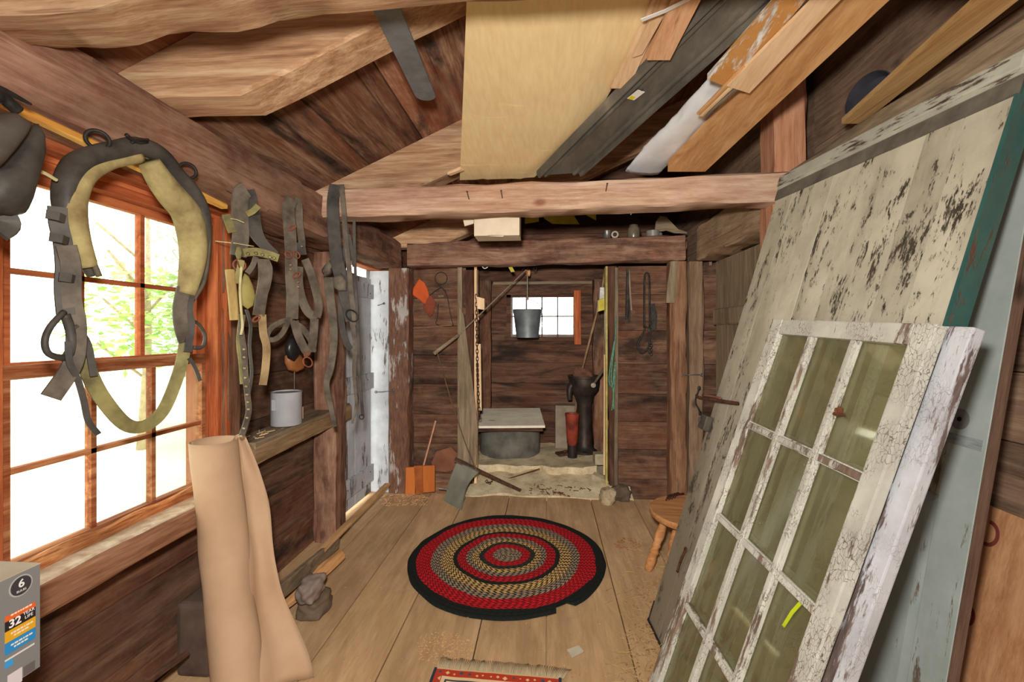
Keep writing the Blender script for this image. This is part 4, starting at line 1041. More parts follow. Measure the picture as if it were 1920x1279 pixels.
# sand heaped around the ring
# pump
PC = Vector((0.385, 4.70, 0.165))
pu = thing('hand_pump', 'black cast iron hand pump standing at the right of the pump bay', 'pump', PC)
PI_ = plain('black_cast_iron', (64, 52, 44), (34, 30, 28), 0.5, 0.3, 12, 0.5)
m = MB(); m.lathe([(0.0, 0.0), (0.13, 0.0), (0.13, 0.02), (0.10, 0.04), (0.082, 0.10), (0.075, 0.3), (0.078, 0.5), (0.10, 0.58), (0.145, 0.64), (0.155, 0.70), (0.155, 0.76), (0.168, 0.765), (0.168, 0.785), (0.14, 0.785), (0.135, 0.70), (0.0, 0.68)], PC, n=36); m.build('body', PI_, pu, smooth=40)
m = MB(); a = PC + Vector((-0.13, -0.04, 0.70)); m.tube(smooth_path([a + Vector((0.06, 0, 0.0)), a + Vector((-0.01, -0.01, -0.02)), a + Vector((-0.025, -0.02, -0.10)), a + Vector((-0.02, -0.02, -0.16))], 5), lambda t: 0.04 - 0.018 * t, 12); m.build('spout', PI_, pu, smooth=True)
m = MB(); a, b = at(1112, 722, Y=4.52), at(1134, 690, Y=4.40); m.tube([a, b], 0.014, 10); m.lathe([(0, 0), (0.024, 0), (0.024, 0.05), (0, 0.05)], a + Vector((0, -0.03, 0)), (0, 1, 0), 14); m.build('handle', plain('worn_iron', (134, 124, 108), (96, 88, 78), 0.4, 0.6), pu, smooth=40)
m = MB(); m.strap([PC + Vector((-0.28, -0.20, 0.025)), PC + Vector((-0.10, -0.12, 0.035))], 0.11, 0.02, (0, 0, 1)); m.lathe([(0, 0), (0.018, 0), (0.018, 0.02), (0, 0.02)], PC + Vector((-0.2, -0.17, 0.035)), n=6); m.build('foot_plate', RUST, pu)
m = MB(); m.tube([PC + Vector((-0.02, 0.02, 0.77)), PC + Vector((-0.01, 0.0, 0.80))], 0.10, 16); m.build('top_rim', plain('rust_brown', (140, 96, 76), (96, 62, 48), 0.7), pu, smooth=40)
# red cylinder
rc = at(1073, 822, Y=4.50); rc.z = 0.165
rd = thing('red_cylinder', 'tapered red metal cylinder standing left of the black pump', 'cylinder', rc)
m = MB(); m.lathe([(0.040, 0.0), (0.045, 0.02), (0.045, 0.13), (0.053, 0.14), (0.068, 0.40), (0.072, 0.41), (0.072, 0.43), (0.060, 0.43), (0.056, 0.3), (0, 0.3)], rc, n=28); m.build('body', plain('faded_red_paint', (150, 62, 44), (88, 40, 32), 0.55, scale=9), rd, smooth=40)
m = MB(); m.lathe([(0.047, 0.0), (0.048, 0.12), (0.040, 0.12), (0.040, 0.0)], rc, n=28); m.build('dark_base', PI_, rd, smooth=40)
m = MB(); a = at(1057, 792, Y=4.92); m.box(at(1041, 800, Y=4.92).x, at(1078, 800, Y=4.92).x, 4.90, 5.06, 0.14, at(1050, 760, Y=4.92).z, bev=0.012)
tag(m.build('stone_block', plain('grey_block', (142, 128, 108), (116, 102, 86), 0.95, scale=9)), 'upright grey stone block behind the red cylinder', 'stone')
# bucket hanging from a pulley
bc = at(989, 633, Y=4.45)
bu = thing('bucket', 'grey galvanized bucket hanging from a rope before the small back window', 'bucket', bc)
m = MB(); rt = 0.141; rb = 0.108; h = 0.275; m.lathe([(rb - 0.01, 0.012), (rb, 0), (rt, h - 0.01), (rt + 0.005, h), (rt - 0.004, h), (rb - 0.006, 0.014), (0, 0.014)], bc, n=36); m.build('body', plain('galvanized_steel', (132, 140, 142), (98, 106, 110), 0.45, 0.4, 6), bu, smooth=40)
top = bc + Vector((0, 0, h + 0.10))
m = MB(); m.tube(smooth_path([bc + Vector((-rt, 0, h - 0.02)), bc + Vector((-rt * 0.8, 0, h + 0.055)), top, bc + Vector((rt * 0.8, 0, h + 0.05)), bc + Vector((rt, 0, h - 0.02))], 6), 0.003, 6); m.build('bail', IRON, bu, smooth=True)
for sx in (-1, 1):
    m = MB(); m.box(bc.x + sx * (rt + 0.003) - 0.004, bc.x + sx * (rt + 0.003) + 0.004, bc.y - 0.015, bc.y + 0.015, bc.z + h - 0.04, bc.z + h - 0.002); m.build('ear', plain('galvanized_steel', (0, 0, 0)), bu)
ROPE = plain('grey_rope', (158, 146, 124), (116, 104, 86), 0.9, scale=60)
pl = at(990, 512, Y=4.42)
pt = thing('pulley', 'small wooden pulley hanging high in the bay above the bucket', 'pulley', pl)
m = MB(); m.lathe([(0.012, -0.014), (0.034, -0.014), (0.028, -0.004), (0.028, 0.004), (0.034, 0.014), (0.012, 0.014)], pl, (1, 0.3, 0), 20); m.build('wheel', W_orange('x'), pt, smooth=40)
m = MB(); m.tube(smooth_path(path_at([(978, 508), (986, 500), (996, 495), (1003, 508), (1008, 498)], Y=4.42), 4), 0.004, 6); m.tube([pl, Vector((pl.x, 4.42, 2.12))], 0.004, 6); m.build('hook', IRON, pt, smooth=True)
m = MB(); e1 = at(858, 630, Y=3.78); m.tube([top, top + Vector((0, 0, 0.25)), pl + Vector((-0.008, 0.0, 0.0)), pl + Vector((-0.02, 0, 0.03)), e1], 0.006, 8)
q = top + Vector((0, 0, 0.01)); m.blob(q, (0.014, 0.014, 0.02), 2, 0.2, 2)
tag(m.build('hoist_rope', ROPE, smooth=40), 'rope over the pulley slanting from the bucket down to the left', 'rope')
m = MB(); a, b = at(860, 628, Y=3.76), at(814, 663, Y=3.74); m.timber([a, b], 0.035, 0.028, rough=0.002, n=5, chamfer=0.006)
tag(m.build('wooden_toggle', W_grey('x')), 'short wooden stick tied at the lower end of the hoist rope', 'stick')
m = MB(); m.tube(path_at([(820, 662), (846, 752), (872, 830), (894, 884)], Y=3.72), 0.005, 6)
tag(m.build('iron_rod', plain('brown_rod', (112, 88, 64), (76, 58, 42), 0.7)), 'thin brown rod slanting from the wooden toggle down to the grey curved board', 'rod')
# chain
ch = thing('rusty_chain', 'rusty link chain hanging down the left side of the bay opening', 'chain', at(897, 560, Y=3.96))
pa = path_at([(893, 556), (894, 620), (895, 680), (896, 720), (899, 782)], Y=3.93)
LN_ = 30; L = (pa[-1] - pa[0]).length; link = MB(); pr = []
for i in range(10):
    a = 2 * pi * i / 10; pr.append(Vector((0.0095 * cos(a), 0, 0.016 * sin(a) + (0.006 if sin(a) > 0 else -0.006))))
link.tube(pr, 0.0036, 5, up=(0, 1, 0), closed=True)
l0 = link.build('link', RUST, local=True, smooth=True); l0.parent = ch
n_ = int(L / 0.031); wc_ = ch.location
for i in range(n_ + 1):
    t = i / n_; k = t * (len(pa) - 1); j = min(int(k), len(pa) - 2); p = pa[j].lerp(pa[j + 1], k - j)
    o = l0 if i == 0 else l0.copy()
    if i: COL.objects.link(o)
    o.location = p - wc_; o.rotation_euler = (0, 0, (pi / 2 if i % 2 else 0) + 0.4)
# blocks and planks at the left side of the opening
m = MB(); q = [at(u, v, Y=3.90) for u, v in ((893, 556), (908, 560), (908, 581), (895, 579))]; m.prism(q, (0, -1, 0), 0.07)
tag(m.build('wood_block', W_pine('z')), 'light wood block nailed beside the chain', 'block')
m = MB(); q = [at(u, v, Y=3.83) for u, v in ((861, 575), (869, 590), (884, 700), (896, 800), (893, 868), (889, 888), (865, 880), (862, 760), (860, 640))]; m.prism(q, (0.1, -1, 0), 0.025)
tag(m.build('leaning_plank', W_grey('z')), 'light worn plank leaning at the left side of the bay opening', 'plank')
m = MB(); q = [at(u, v, Y=3.93) for u, v in ((858, 500), (866, 500), (868, 700), (866, 905), (858, 905))]; m.prism(q, (0, -1, 0), 0.02)
tag(m.build('corner_batten', W_grey('z')), 'narrow upright batten at the right edge of the left plank wall', 'strip')
m = MB(); q = [at(u, v, Y=3.97) for u, v in ((893, 645), (901, 645), (903, 770), (898, 770))]; m.prism(q, (0, -1, 0), 0.02)
tag(m.build('pine_strip', W_pine('z')), 'short light pine strip behind the hanging chain', 'strip')
m = MB(); q = [at(u, v, Y=4.02) for u, v in ((889, 500), (894, 500), (894, 560), (898, 600), (893, 600))]; m.prism(q, (0, -1, 0), 0.02)
tag(m.build('pine_strip', W_orange('z')), 'thin amber strip above the light wood block', 'strip')
# red board beside the small window, pole, yellow box
m = MB(); m.timber([at(1083, 646, Y=5.05), at(1082, 545, Y=5.05)], 0.04, 0.075, up=(1, 0, 0), rough=0.002, n=4, chamfer=0.003)
tag(m.build('red_board', W_red('z')), 'narrow reddish board upright at the right of the small back window', 'board')
m = MB(); m.tube([at(1090, 700, Y=4.93), at(1099, 664, Y=4.92), at(1126, 560, Y=4.80), at(1135, 505, Y=4.7)], 0.012, 8)
m.tube([at(1078, 775, Y=4.93), at(1090, 700, Y=4.93)], 0.012, 8)
tag(m.build('long_pole', plain('pole_wood', (158, 128, 92), (118, 92, 62), 0.8), smooth=True), 'slim wooden pole leaning behind the black pump', 'pole')
yb = thing('spirit_level_box', 'yellow box with grey metal top fixed at the right stud of the bay', 'box', at(1131, 583, Y=4.14))
m = MB(); q = [at(u, v, Y=4.08) for u, v in ((1122, 563), (1138, 556), (1138, 580), (1122, 584))]; m.prism(q, (0, -1, 0), 0.08); m.build('yellow_body', plain('yellow_paint', (196, 182, 60), (170, 152, 44), 0.6), yb)
m = MB(); q = [at(u, v, Y=4.09) for u, v in ((1125, 539), (1135, 539), (1135, 557), (1125, 561))]; m.prism(q, (0, -1, 0), 0.05); m.build('metal_top', JG, yb)
m = MB(); q = [at(u, v, Y=3.99) for u, v in ((951, 497), (958, 496), (965, 509), (958, 510))]; m.prism(q, (0, -1, 0), 0.03)
tag(m.build('yellow_tab', plain('yellow_paint', (0, 0, 0))), 'small yellow tab under the pump bay crossbeam', 'tab')
m = MB(); m.tube(smooth_path(path_at([(903, 497), (907, 503), (913, 502), (916, 496)], Y=3.95), 4), 0.004, 6)
tag(m.build('white_hook', plain('white_plastic', (0, 0, 0)), smooth=True), 'small white hook under the left part of the pump bay crossbeam', 'hook')
# green rope
m = MB(); 
for k, pts in enumerate((((1155, 596), (1153, 640), (1148, 680), (1146, 712), (1150, 736), (1151, 768)), ((1152, 640), (1144, 690), (1142, 715), (1148, 725), (1151, 700), (1154, 680), (1150, 745), (1147, 770)))):
    m.tube(smooth_path(path_at(pts, Y=3.93), 5), 0.006, 6)
tag(m.build('green_rope', plain('green_rope', (108, 150, 124), (66, 104, 84), 0.9, scale=70), smooth=True), 'tangled green rope hanging at the right edge of the bay', 'rope')
# pale pole with tip
m = MB(); m.timber([at(1133, 890, Y=4.06), at(1134, 665, Y=4.06)], 0.02, 0.018, up=(1, 0, 0), rough=0.001, n=4, chamfer=0.003)
tag(m.build('pale_stake', W_pine('z')), 'thin pale stake standing between the pump and the green rope', 'stake')
m = MB()
for k in range(9):
    a = at(1136 + k * 1.6, 842 + random.uniform(-6, 4), Y=4.05); b = at(1137 + k * 1.2, 785 + random.uniform(-6, 14), Y=4.05 + 0.02 * (k % 3))
    m.tube([a, a.lerp(b, 0.5) + Vector((random.uniform(-.01, .01), 0, 0)), b], 0.004, 5)
tag(m.build('kindling', W_orange('z')), 'small bundle of orange splintered kindling standing at the right of the bay', 'kindling', kind='stuff')
# bricks and stones
for (q, Y, rz, lab, mt) in (((1129, 868), 4.30, 0.1, 'upper grey brick at the right of the stone step', (0.155, 0.11, 0.10)), ((1126, 893), 4.10, -0.5, 'tilted pale brick leaning against the upper grey brick', (0.17, 0.06, 0.085))):
    c = at(q[0], q[1], Y=Y); c.z = 0.165 if Y > 4.2 else 0.03; m = MB(); m.box(-mt[0] / 2, mt[0] / 2, -mt[1] / 2, mt[1] / 2, 0, mt[2], bev=0.006)
    R = Matrix.Translation(c) @ Euler((0.2 if rz < 0 else 0, 0.25 if rz < 0 else 0, rz)).to_matrix().to_4x4()
    m.v = [R @ p for p in m.v]; tag(m.build('brick', plain('pale_brick', (176, 162, 136), (140, 124, 100), 0.95, scale=14)), lab, 'brick')
m = MB(); c = at(1144, 902, Y=4.0); m.blob(at(1140, 935, Z=0.05) + Vector((0, 0.03, 0.01)), (0.07, 0.06, 0.07), 5, 0.3)
tag(m.build('stone', plain('dusty_stone', (178, 160, 130), (128, 110, 86), 0.95, scale=9)), 'pale rough stone at the right end of the threshold', 'stone')
m = MB(); m.blob(at(1170, 925, Z=0.06) + Vector((-0.03, 0.0, 0.0)), (0.09, 0.05, 0.07), 9, 0.3)
tag(m.build('stone', plain('dark_stone', (104, 88, 72), (66, 54, 44), 0.95, scale=9)), 'dark stone at the foot of the right plank wall', 'stone')
m = MB(); m.tube(path_at([(926, 906), (968, 893), (1012, 879)], Y=4.12), 0.005, 6)
tag(m.build('wire', RUST), 'thin brown wire lying across the threshold before the well', 'wire')
# grey curved board with iron bar
sc = at(850, 950, Z=0.0)
sb = thing('curved_board', 'grey curved board standing on the floor with an iron bar across its top', 'board', sc)
TL, TR = at(857, 866, Y=3.78), at(897, 886, Y=3.74); BL, BR = at(833, 940, Z=0.0), at(864, 957, Z=0.0)
rings = []; n = 12
for i in range(n + 1):
    t = i / n; a = TL.lerp(BL, t); b = TR.lerp(BR, t); w = Vector((-0.025, 0.04, 0.0)) * sin(pi * t) * 1.0; pin = (b - a) * 0.10 * sin(pi * t)
    a = a + w + pin * 0.4; b = b + w - pin * 0.9; th = Vector((0.008, 0.02, 0.0))
    rings.append([a, b, b + th, a + th])
m = MB(); m.loft(rings); m.build('board', plain('grey_sheet_board', (122, 122, 108), (96, 96, 84), 0.7, scale=6, stretch=(1, 1, 0.3)), sb, smooth=40)
m = MB(); a, b = at(853, 861, Y=3.77), at(980, 922, Z=0.02); m.timber([a, a + (b - a) * 0.97], 0.02, 0.026, rough=0.001, n=6, chamfer=0.003); m.build('iron_bar', RUST, sb)
m = MB(); m.strap([a, a + (b - a) * 0.30], 0.05, 0.006, (0.2, -0.6, 0.8)); m.build('bar_head', plain('worn_iron', (0, 0, 0)), sb)
# small chain heap at threshold
m = MB()
for k in range(22):
    q = at(870 + k * 3.0, 896 + 10 * sin(k * 0.5), Z=0.06); m.ring(q, 0.013, 0.004, (random.uniform(-1, 1), random.uniform(-1, 1), 1), 10, 5)
tag(m.build('chain_heap', RUST, smooth=True), 'loose rusty chain lying on the earth behind the grey curved board', 'chain')

# left back panel things
tz = thing('orange_flag', 'orange red cloth pinned on the left back wall', 'cloth', at(790, 560, Y=3.988))
m = MB(); m.pillow(path_at([(786, 522), (776, 538), (769, 550), (786, 562), (800, 574), (806, 560), (802, 542), (796, 530)], Y=3.988), (0, -1, 0), 0.012); m.build('bright_half', plain('orange_cloth', (206, 92, 44), (180, 74, 36), 0.9, scale=6), tz, smooth=True)
m = MB(); m.pillow(path_at([(796, 552), (810, 554), (817, 568), (812, 590), (806, 596), (794, 578)], Y=3.988), (0, -1, 0), 0.01); m.build('faded_half', plain('faded_cloth', (140, 66, 44), (96, 56, 44), 0.9, scale=6), tz, smooth=True)
wb = thing('wire_trap', 'wire hoops and frame hanging on the left back wall beside the orange cloth', 'wire', at(828, 610, Y=3.988))
m = MB(); m.ring(at(827, 522, Y=3.988), 0.055, 0.004, (0, 1, 0), 24, 6); m.build('hoop', IRON, wb, smooth=True)
m = MB(); m.tube(smooth_path(path_at([(822, 534), (830, 542), (838, 554), (843, 580), (847, 600), (849, 610), (836, 612), (818, 608), (820, 596), (822, 570)], Y=3.988), 4), 0.004, 6); m.build('frame', IRON, wb, smooth=True)
m = MB(); m.tube(smooth_path(path_at([(804, 556), (816, 546), (828, 540), (836, 548)], Y=3.988), 4), 0.005, 6); m.build('arm', IRON, wb, smooth=True)
m = MB(); m.strap(path_at([(822, 556), (832, 555)], Y=3.988), 0.02, 0.006, (0, -1, 0)); m.build('tag', plain('worn_iron', (0, 0, 0)), wb)
m = MB(); a, b = at(768, 616, Y=3.988), at(848, 610, Y=3.988); m.timber([a, b], 0.03, 0.014, rough=0.003, n=6, chamfer=0.002)
tag(m.build('wall_ledge', W_wall('x')), 'thin ledge under the wire hoops on the left back wall', 'strip')
# orange wood box front
ob = thing('orange_wood_piece', 'bright orange brown wooden panel standing on the floor by the left back wall', 'wood panel', at(788, 930, Z=0))
OW = plain('orange_brown_board', (190, 108, 46), (160, 84, 34), 0.75, scale=6, stretch=(1, 1, 0.2))
y_ = 3.83
m = MB(); q = path_at([(761, 877), (778, 876), (778, 928), (760, 927)], Y=y_); m.prism(q, (0, -1, 0), 0.02); m.build('panel', OW, ob)
m = MB(); q = path_at([(791, 874), (815, 873), (815, 922), (791, 924)], Y=y_); m.prism(q, (0, -1, 0), 0.02); m.build('panel', OW, ob)
m = MB(); q = path_at([(776, 874), (792, 873), (793, 926), (780, 928)], Y=y_ - 0.012); m.prism(q, (0, -1, 0), 0.012); m.build('batten', plain('dark_orange_board', (160, 88, 38), (128, 66, 28), 0.75), ob)
m = MB(); q = path_at([(745, 895), (762, 893), (762, 904), (755, 903)], Y=y_ + 0.02); m.prism(q, (0, -1, 0), 0.012); m.build('splinter', OW, ob)
m = MB(); a, b = at(794, 874, Y=3.86), at(817, 789, Y=3.93); m.tube([a, b], 0.008, 8)
tag(m.build('dowel', plain('pinkish_dowel', (196, 148, 120), (170, 120, 94), 0.7)), 'thin pinkish stick rising from the orange wood panel', 'stick')
m = MB(); m.pillow(path_at([(808, 868), (818, 846), (846, 838), (858, 850), (858, 880), (838, 886), (814, 884)], Y=3.955), (0, -1, 0), 0.01)
tag(m.build('wood_patch', plain('reddish_patch', (134, 88, 66), (108, 68, 50), 0.9, scale=6), smooth=True), 'reddish round wooden patch low on the left back wall', 'patch')
m = MB(); m.tube(path_at([(823, 916), (842, 918)], Y=3.85), 0.010, 8); tag(m.build('steel_peg', plain('worn_iron', (0, 0, 0))), 'short steel peg lying on the floor behind the grey curved board', 'peg')

# right back panel things
m = MB(); m.timber([at(1175, 600, Y=3.988), at(1177, 505, Y=3.988)], 0.02, 0.022, up=(1, 0, 0), rough=0.001, n=4, chamfer=0.004); m.timber([at(1180, 604, Y=3.988), at(1179, 560, Y=3.988)], 0.015, 0.014, up=(1, 0, 0), rough=0.001, n=4, chamfer=0.004)
tag(m.build('file', IRON), 'dark iron file hanging on the right back wall', 'tool')
m = MB(); m.timber([at(1184, 582, Y=3.988), at(1179, 506, Y=3.988)], 0.012, 0.014, up=(1, 0, 0), rough=0.001, n=4, chamfer=0.003); m.ring(at(1187, 585, Y=3.988), 0.012, 0.003, (0, 1, 0), 12, 6)
tag(m.build('thin_stick', W_grey('z')), 'slim brown stick hanging close beside the iron file', 'stick')
tk = thing('iron_tongs', 'dark iron hook, strap and chain tool hanging on the right back wall', 'tool', at(1215, 610, Y=3.988))
m = MB(); m.tube(smooth_path(path_at([(1208, 615), (1208, 560), (1209, 520), (1213, 512), (1217, 520), (1218, 560), (1218, 615)], Y=3.988), 4), 0.010, 8, flat=0.6); m.build('clevis', IRON, tk, smooth=True)
m = MB(); m.tube(smooth_path(path_at([(1211, 612), (1206, 625), (1197, 642), (1197, 655), (1204, 663), (1214, 655), (1218, 640), (1220, 615)], Y=3.988), 4), 0.008, 8); m.build('curved_hook', IRON, tk, smooth=True)
m = MB(); m.strap(path_at([(1222, 570), (1227, 592), (1226, 615), (1214, 618)], Y=3.988), 0.05, 0.006, (0, -1, 0)); m.build('plate', IRON, tk)
m = MB()
for k in range(6): m.ring(at(1219 + (k % 2) * 2, 644 + k * 4, Y=3.988), 0.014, 0.0035, (k % 2, 1, 0.2), 12, 6)
m.build('chain_end', IRON, tk, smooth=True)
m = MB(); q = path_at([(1258, 490), (1272, 489), (1269, 520), (1270, 545), (1265, 568), (1249, 568), (1252, 530)], Y=3.83); m.prism(q, (0, -1, 0), 0.018)
tag(m.build('hanging_batten', W_grey('z')), 'short grey wooden batten hanging at the top of the brown right post', 'batten')

# ================================================================== RIGHT SIDE
A = Vector((.488, 2.235, 0.0)); B = Vector((1.11, 2.235, 2.13)); Cn = Vector((1.2, 1.25, 2.11))
DU = (B - A).normalized(); n_ = DU.cross((Cn - B)).normalized()
if n_.x > 0: n_ = -n_
DW = n_.cross(DU).normalized()
if DW.y > 0: DW = -DW
A.z = 0.004
WID = 1.02; HGT = (B - A).length; TH = 0.052
DM = frame_matrix(A, DW, -n_, DU)
if DM.to_3x3().determinant() < 0: DM = frame_matrix(A, DW, -n_, DU)
dr = thing('leaning_door', 'big cream door with flaking paint and teal edge leaning across the right side', 'door', matrix=DM)
CREAM = peel('flaking_cream_paint', (204, 198, 178), (88, 80, 68), 'z', 0.562, paint2=(180, 175, 156), scale=24, dirt=0.55, fullz=1.6, stretch=0.3)
sx = -1 if DM.to_3x3().determinant() < 0 else 1
m = MB(); ws = [0, 0.13, 0.27, 0.385, 0.52, 0.64, 0.77, 0.885, WID - 0.008]
for i in range(8): m.box(ws[i] + 0.0015, ws[i + 1] - 0.0015, 0.004 + 0.001 * (i % 2), TH, 0.0, HGT - 0.11)
m.build('planks', CREAM, dr, local=True)
m = MB(); m.box(0.0, WID, -0.012, TH, HGT - 0.05, HGT, bev=0.004); m.box(0.0, WID, -0.004, TH, HGT - 0.065, HGT - 0.05)
m.build('cap_moulding', peel('weathered_cap_paint', (190, 190, 174), (112, 94, 82), 'x', 0.555, scale=14, dirt=0.4), dr, local=True)
m = MB(); m.box(0.0, WID, -0.002, 0.01, HGT - 0.115, HGT - 0.065); m.build('top_rail_strip', plain('dark_grey_strip', (112, 106, 94), (84, 78, 70), 0.8, scale=12), dr, local=True)
m = MB(); m.box(WID - 0.008, WID + 0.0, 0.0, 0.004, 0.0, HGT - 0.115)
m.box(WID - 0.010, WID, 0.004, TH + 0.004, 0.0, HGT - 0.01); m.build('teal_edge', peel('teal_edge_paint', (52, 98, 92), (112, 78, 62), 'z', 0.55, scale=8, dirt=0.5, paint2=(42, 80, 78)), dr, local=True)
m = MB(); m.box(-0.004, 0.0, 0.0, TH, 0.0, 0.10); m.box(-0.004, 0.28, -0.003, 0.0, 0.0, 0.012); m.build('bottom_strap', IRON, dr, local=True)
inv = DM.inverted()
def dloc(u, v, off=0.0): return inv @ hit(u, v, A + n_ * off, n_)
# latch, lock box, hook
lk = thing('x', 'x', 'x'); bpy.data.objects.remove(lk)
c = dloc(1330, 795); m = MB(); m.box(c.x - 0.035, c.x + 0.025, -0.035, 0.0, c.z - 0.035, c.z + 0.035, bev=0.006); o = m.build('rim_lock', plain('worn_dark_lock', (92, 86, 76), (58, 54, 48), 0.6, 0.3), dr, local=True)
c = dloc(1325, 790); m = MB(); m.lathe([(0, 0), (0.011, 0), (0.011, 0.004), (0, 0.004)], (c.x, -0.036, c.z), (0, -1, 0), 12); k_ = m.build('keyhole_cover', JG, dr, local=True)
m = MB(); a, b, c = dloc(1312, 746, 0.04), dloc(1345, 751, 0.035), dloc(1384, 757, 0.004)
m.tube(smooth_path([a + Vector((-0.04, 0, 0.005)), a, b, c], 5), lambda t: 0.009, 8, flat=0.8); m.build('latch_lever', RUST, dr, local=True, smooth=True)
m = MB(); m.tube(smooth_path([dloc(1318, 741, 0.02), dloc(1340, 744, 0.02), dloc(1352, 748, 0.01)], 4), 0.006, 6); m.build('latch_catch', plain('rust_brown', (0, 0, 0)), dr, local=True, smooth=True)
m = MB(); m.tube(smooth_path([dloc(1286, 1030, 0.004), dloc(1282, 1038, 0.012), dloc(1276, 1052, 0.012), dloc(1270, 1072, 0.006)], 4), 0.006, 8); m.ring(dloc(1285, 1031, 0.006), 0.010, 0.003, (0, 1, 0), 12, 6); m.build('curved_iron_pin', RUST, dr, local=True, smooth=True)

# glazed sashes
sw, sh_ = 0.655, 1.515
SP = hit(1450, 600, A + n_ * 0.095, n_)          # outer top far corner
SU = Vector((0.3058, -0.0173, 0.952)).normalized()
SWv = Vector((0.102, -0.995, 0.016)); SWv = (SWv - SU * SWv.dot(SU)).normalized()
SN = SU.cross(SWv); 
if SN.x < 0: SN = -SN
L_ = SP.z / SU.z; SO = SP - SU * L_; SO.z = 0.004
OLIVE = glassy('dirty_olive_glass', (0.93, 0.95, 0.82, 1), srgb(168, 162, 128), 0.26, 0.9)
OLIVE2 = glassy('very_dirty_olive_glass', (0.85, 0.86, 0.7, 1), srgb(158, 150, 112), 0.74, 0.9)
def make_sash(name, label, org, paint, glass, seed, skip=()):
    M = frame_matrix(org, SWv, SN, SU)
    o = thing(name, label, 'window sash', matrix=M, group='glazed sashes leaning on the cream door')
    st = 0.058; tr = 0.055; br_ = 0.045; mu = 0.020; T = 0.030; H_ = L_
    gx = [st, st + (sw - 2 * st - 2 * mu) / 3, 0, 0]; pw = (sw - 2 * st - 2 * mu) / 3
    gh = (H_ - tr - br_ - 3 * mu) / 4
    for k, x in enumerate((0, sw - st)):
        m = MB(); m.box(x, x + st, 0, T, 0, H_, bev=0.004)
        m.build('stile', paint, o, local=True)
    for z0_, z1_ in ((H_ - tr, H_), (0, br_)):
        m = MB(); m.box(st, sw - st, 0.001, T, z0_, z1_, bev=0.004); m.build('rail', paint, o, local=True)
    for i in range(2):
        x = st + pw * (i + 1) + mu * i; m = MB(); m.box(x, x + mu, 0.0, T - 0.006, br_, H_ - tr, bev=0.003); m.box(x - 0.004, x + mu + 0.004, 0.010, 0.018, br_, H_ - tr); m.build('muntin', paint, o, local=True)
    for j in range(3):
        z = H_ - tr - gh * (j + 1) - mu * (j + 1)
        m = MB(); m.box(st, sw - st, 0.002, T - 0.004, z, z + mu, bev=0.003); m.box(st, sw - st, 0.011, 0.017, z - 0.004, z + mu + 0.004); m.build('muntin', paint, o, local=True)
    for i in range(3):
        for j in range(4):
            x = st + (pw + mu) * i; z = H_ - tr - gh * (j + 1) - mu * j
            if (i, j) in skip:
                m = MB(); y = 0.02
                m.prism([(x, y, z + gh), (x + pw, y, z + gh), (x + pw, y, z + gh * 0.62), (x, y, z + gh * 0.60)], (0, 1, 0), 0.002)
                m.build('pane', glass, o, local=True); m = MB()
                m.prism([(x, y, z), (x + pw, y, z), (x + pw, y, z + gh * 0.27), (x + pw * 0.4, y, z + gh * 0.22), (x, y, z + gh * 0.05)], (0, 1, 0), 0.002)
            else:
                m = MB(); m.box(x, x + pw, 0.019, 0.0215, z, z + gh)
            m.build('pane', glass, o, local=True)
    return o
CRK = peel('crackled_white_paint', (214, 214, 202), (146, 124, 106), 'z', 0.548, crack=0.9, scale=11, dirt=0.25)
CRK2 = peel('crackled_bluish_paint', (206, 210, 216), (136, 118, 112), 'z', 0.545, crack=0.5, scale=11, dirt=0.15)
front = make_sash('glazed_sash', 'front twelve pane window sash with crackled white paint leaning nearest the camera', SO, CRK, OLIVE, 1)
back = make_sash('glazed_sash', 'rear window sash with bluish white edge hidden behind the front one', SO + SN * 0.038 + SWv * 0.048 + SU * 0.006, CRK2, OLIVE2, 2, skip=((2, 0),))
# yellow green scrap in a lower pane
m = MB(); P_ = lambda u, v: hit(u, v, SO + SN * 0.012, SN)
m.prism([P_(1503, 1122), (P_(1504, 1132)), P_(1486, 1152), P_(1470, 1177), P_(1466, 1172), P_(1482, 1146)], -SN, 0.002)
tag(m.build('yellow_green_scrap', plain('lime_scrap', (206, 222, 40), (180, 200, 30), 0.6)), 'bright yellow green scrap stuck on a lower pane of the front sash', 'scrap')
m = MB(); P2 = lambda u, v: hit(u, v, SO - SN * 0.003, SN)
m.blob(P2(1573, 771), (0.010, 0.008, 0.014), 3, 0.5, 2); m.strap([P2(1562, 775), P2(1573, 778), P2(1584, 777)], 0.008, 0.003, -SN)
tag(m.build('dead_leaf', plain('dead_leaf', (120, 72, 44), (70, 44, 30), 0.9)), 'shrivelled brown leaf caught on a muntin of the front sash', 'leaf')

# blue grey panel door behind
b0 = at(1774, 1279, Y=1.33); b1 = at(1914, 465, Y=1.33); BUv = (b1 - b0).normalized()
org = b0 - BUv * (b0.z / BUv.z); org.z = 0.004
BWv = Vector((-0.02, 1, 0)); BWv = (BWv - BUv * BWv.dot(BUv)).normalized()
BN_ = BWv.cross(BUv)
if BN_.x < 0: BN_ = -BN_
bm_ = frame_matrix(org, BWv, BN_, BUv)
bd = thing('panel_door', 'blue grey painted panel door leaning on the right wall behind the cream door', 'door', matrix=bm_)
BGP = peel('blue_grey_paint', (164, 172, 170), (112, 96, 82), 'z', 0.62, scale=10, dirt=0.3, paint2=(146, 156, 150))
bw, bh, bt, s_w = 0.80, 1.98, 0.028, 0.115
for k, x in enumerate((0, bw - s_w)):
    m = MB(); m.box(x, x + s_w, 0, bt, 0, bh, bev=0.002); m.build('stile', BGP, bd, local=True)
zr = [(0, 0.2), (0.92, 1.08), (bh - 0.12, bh)]
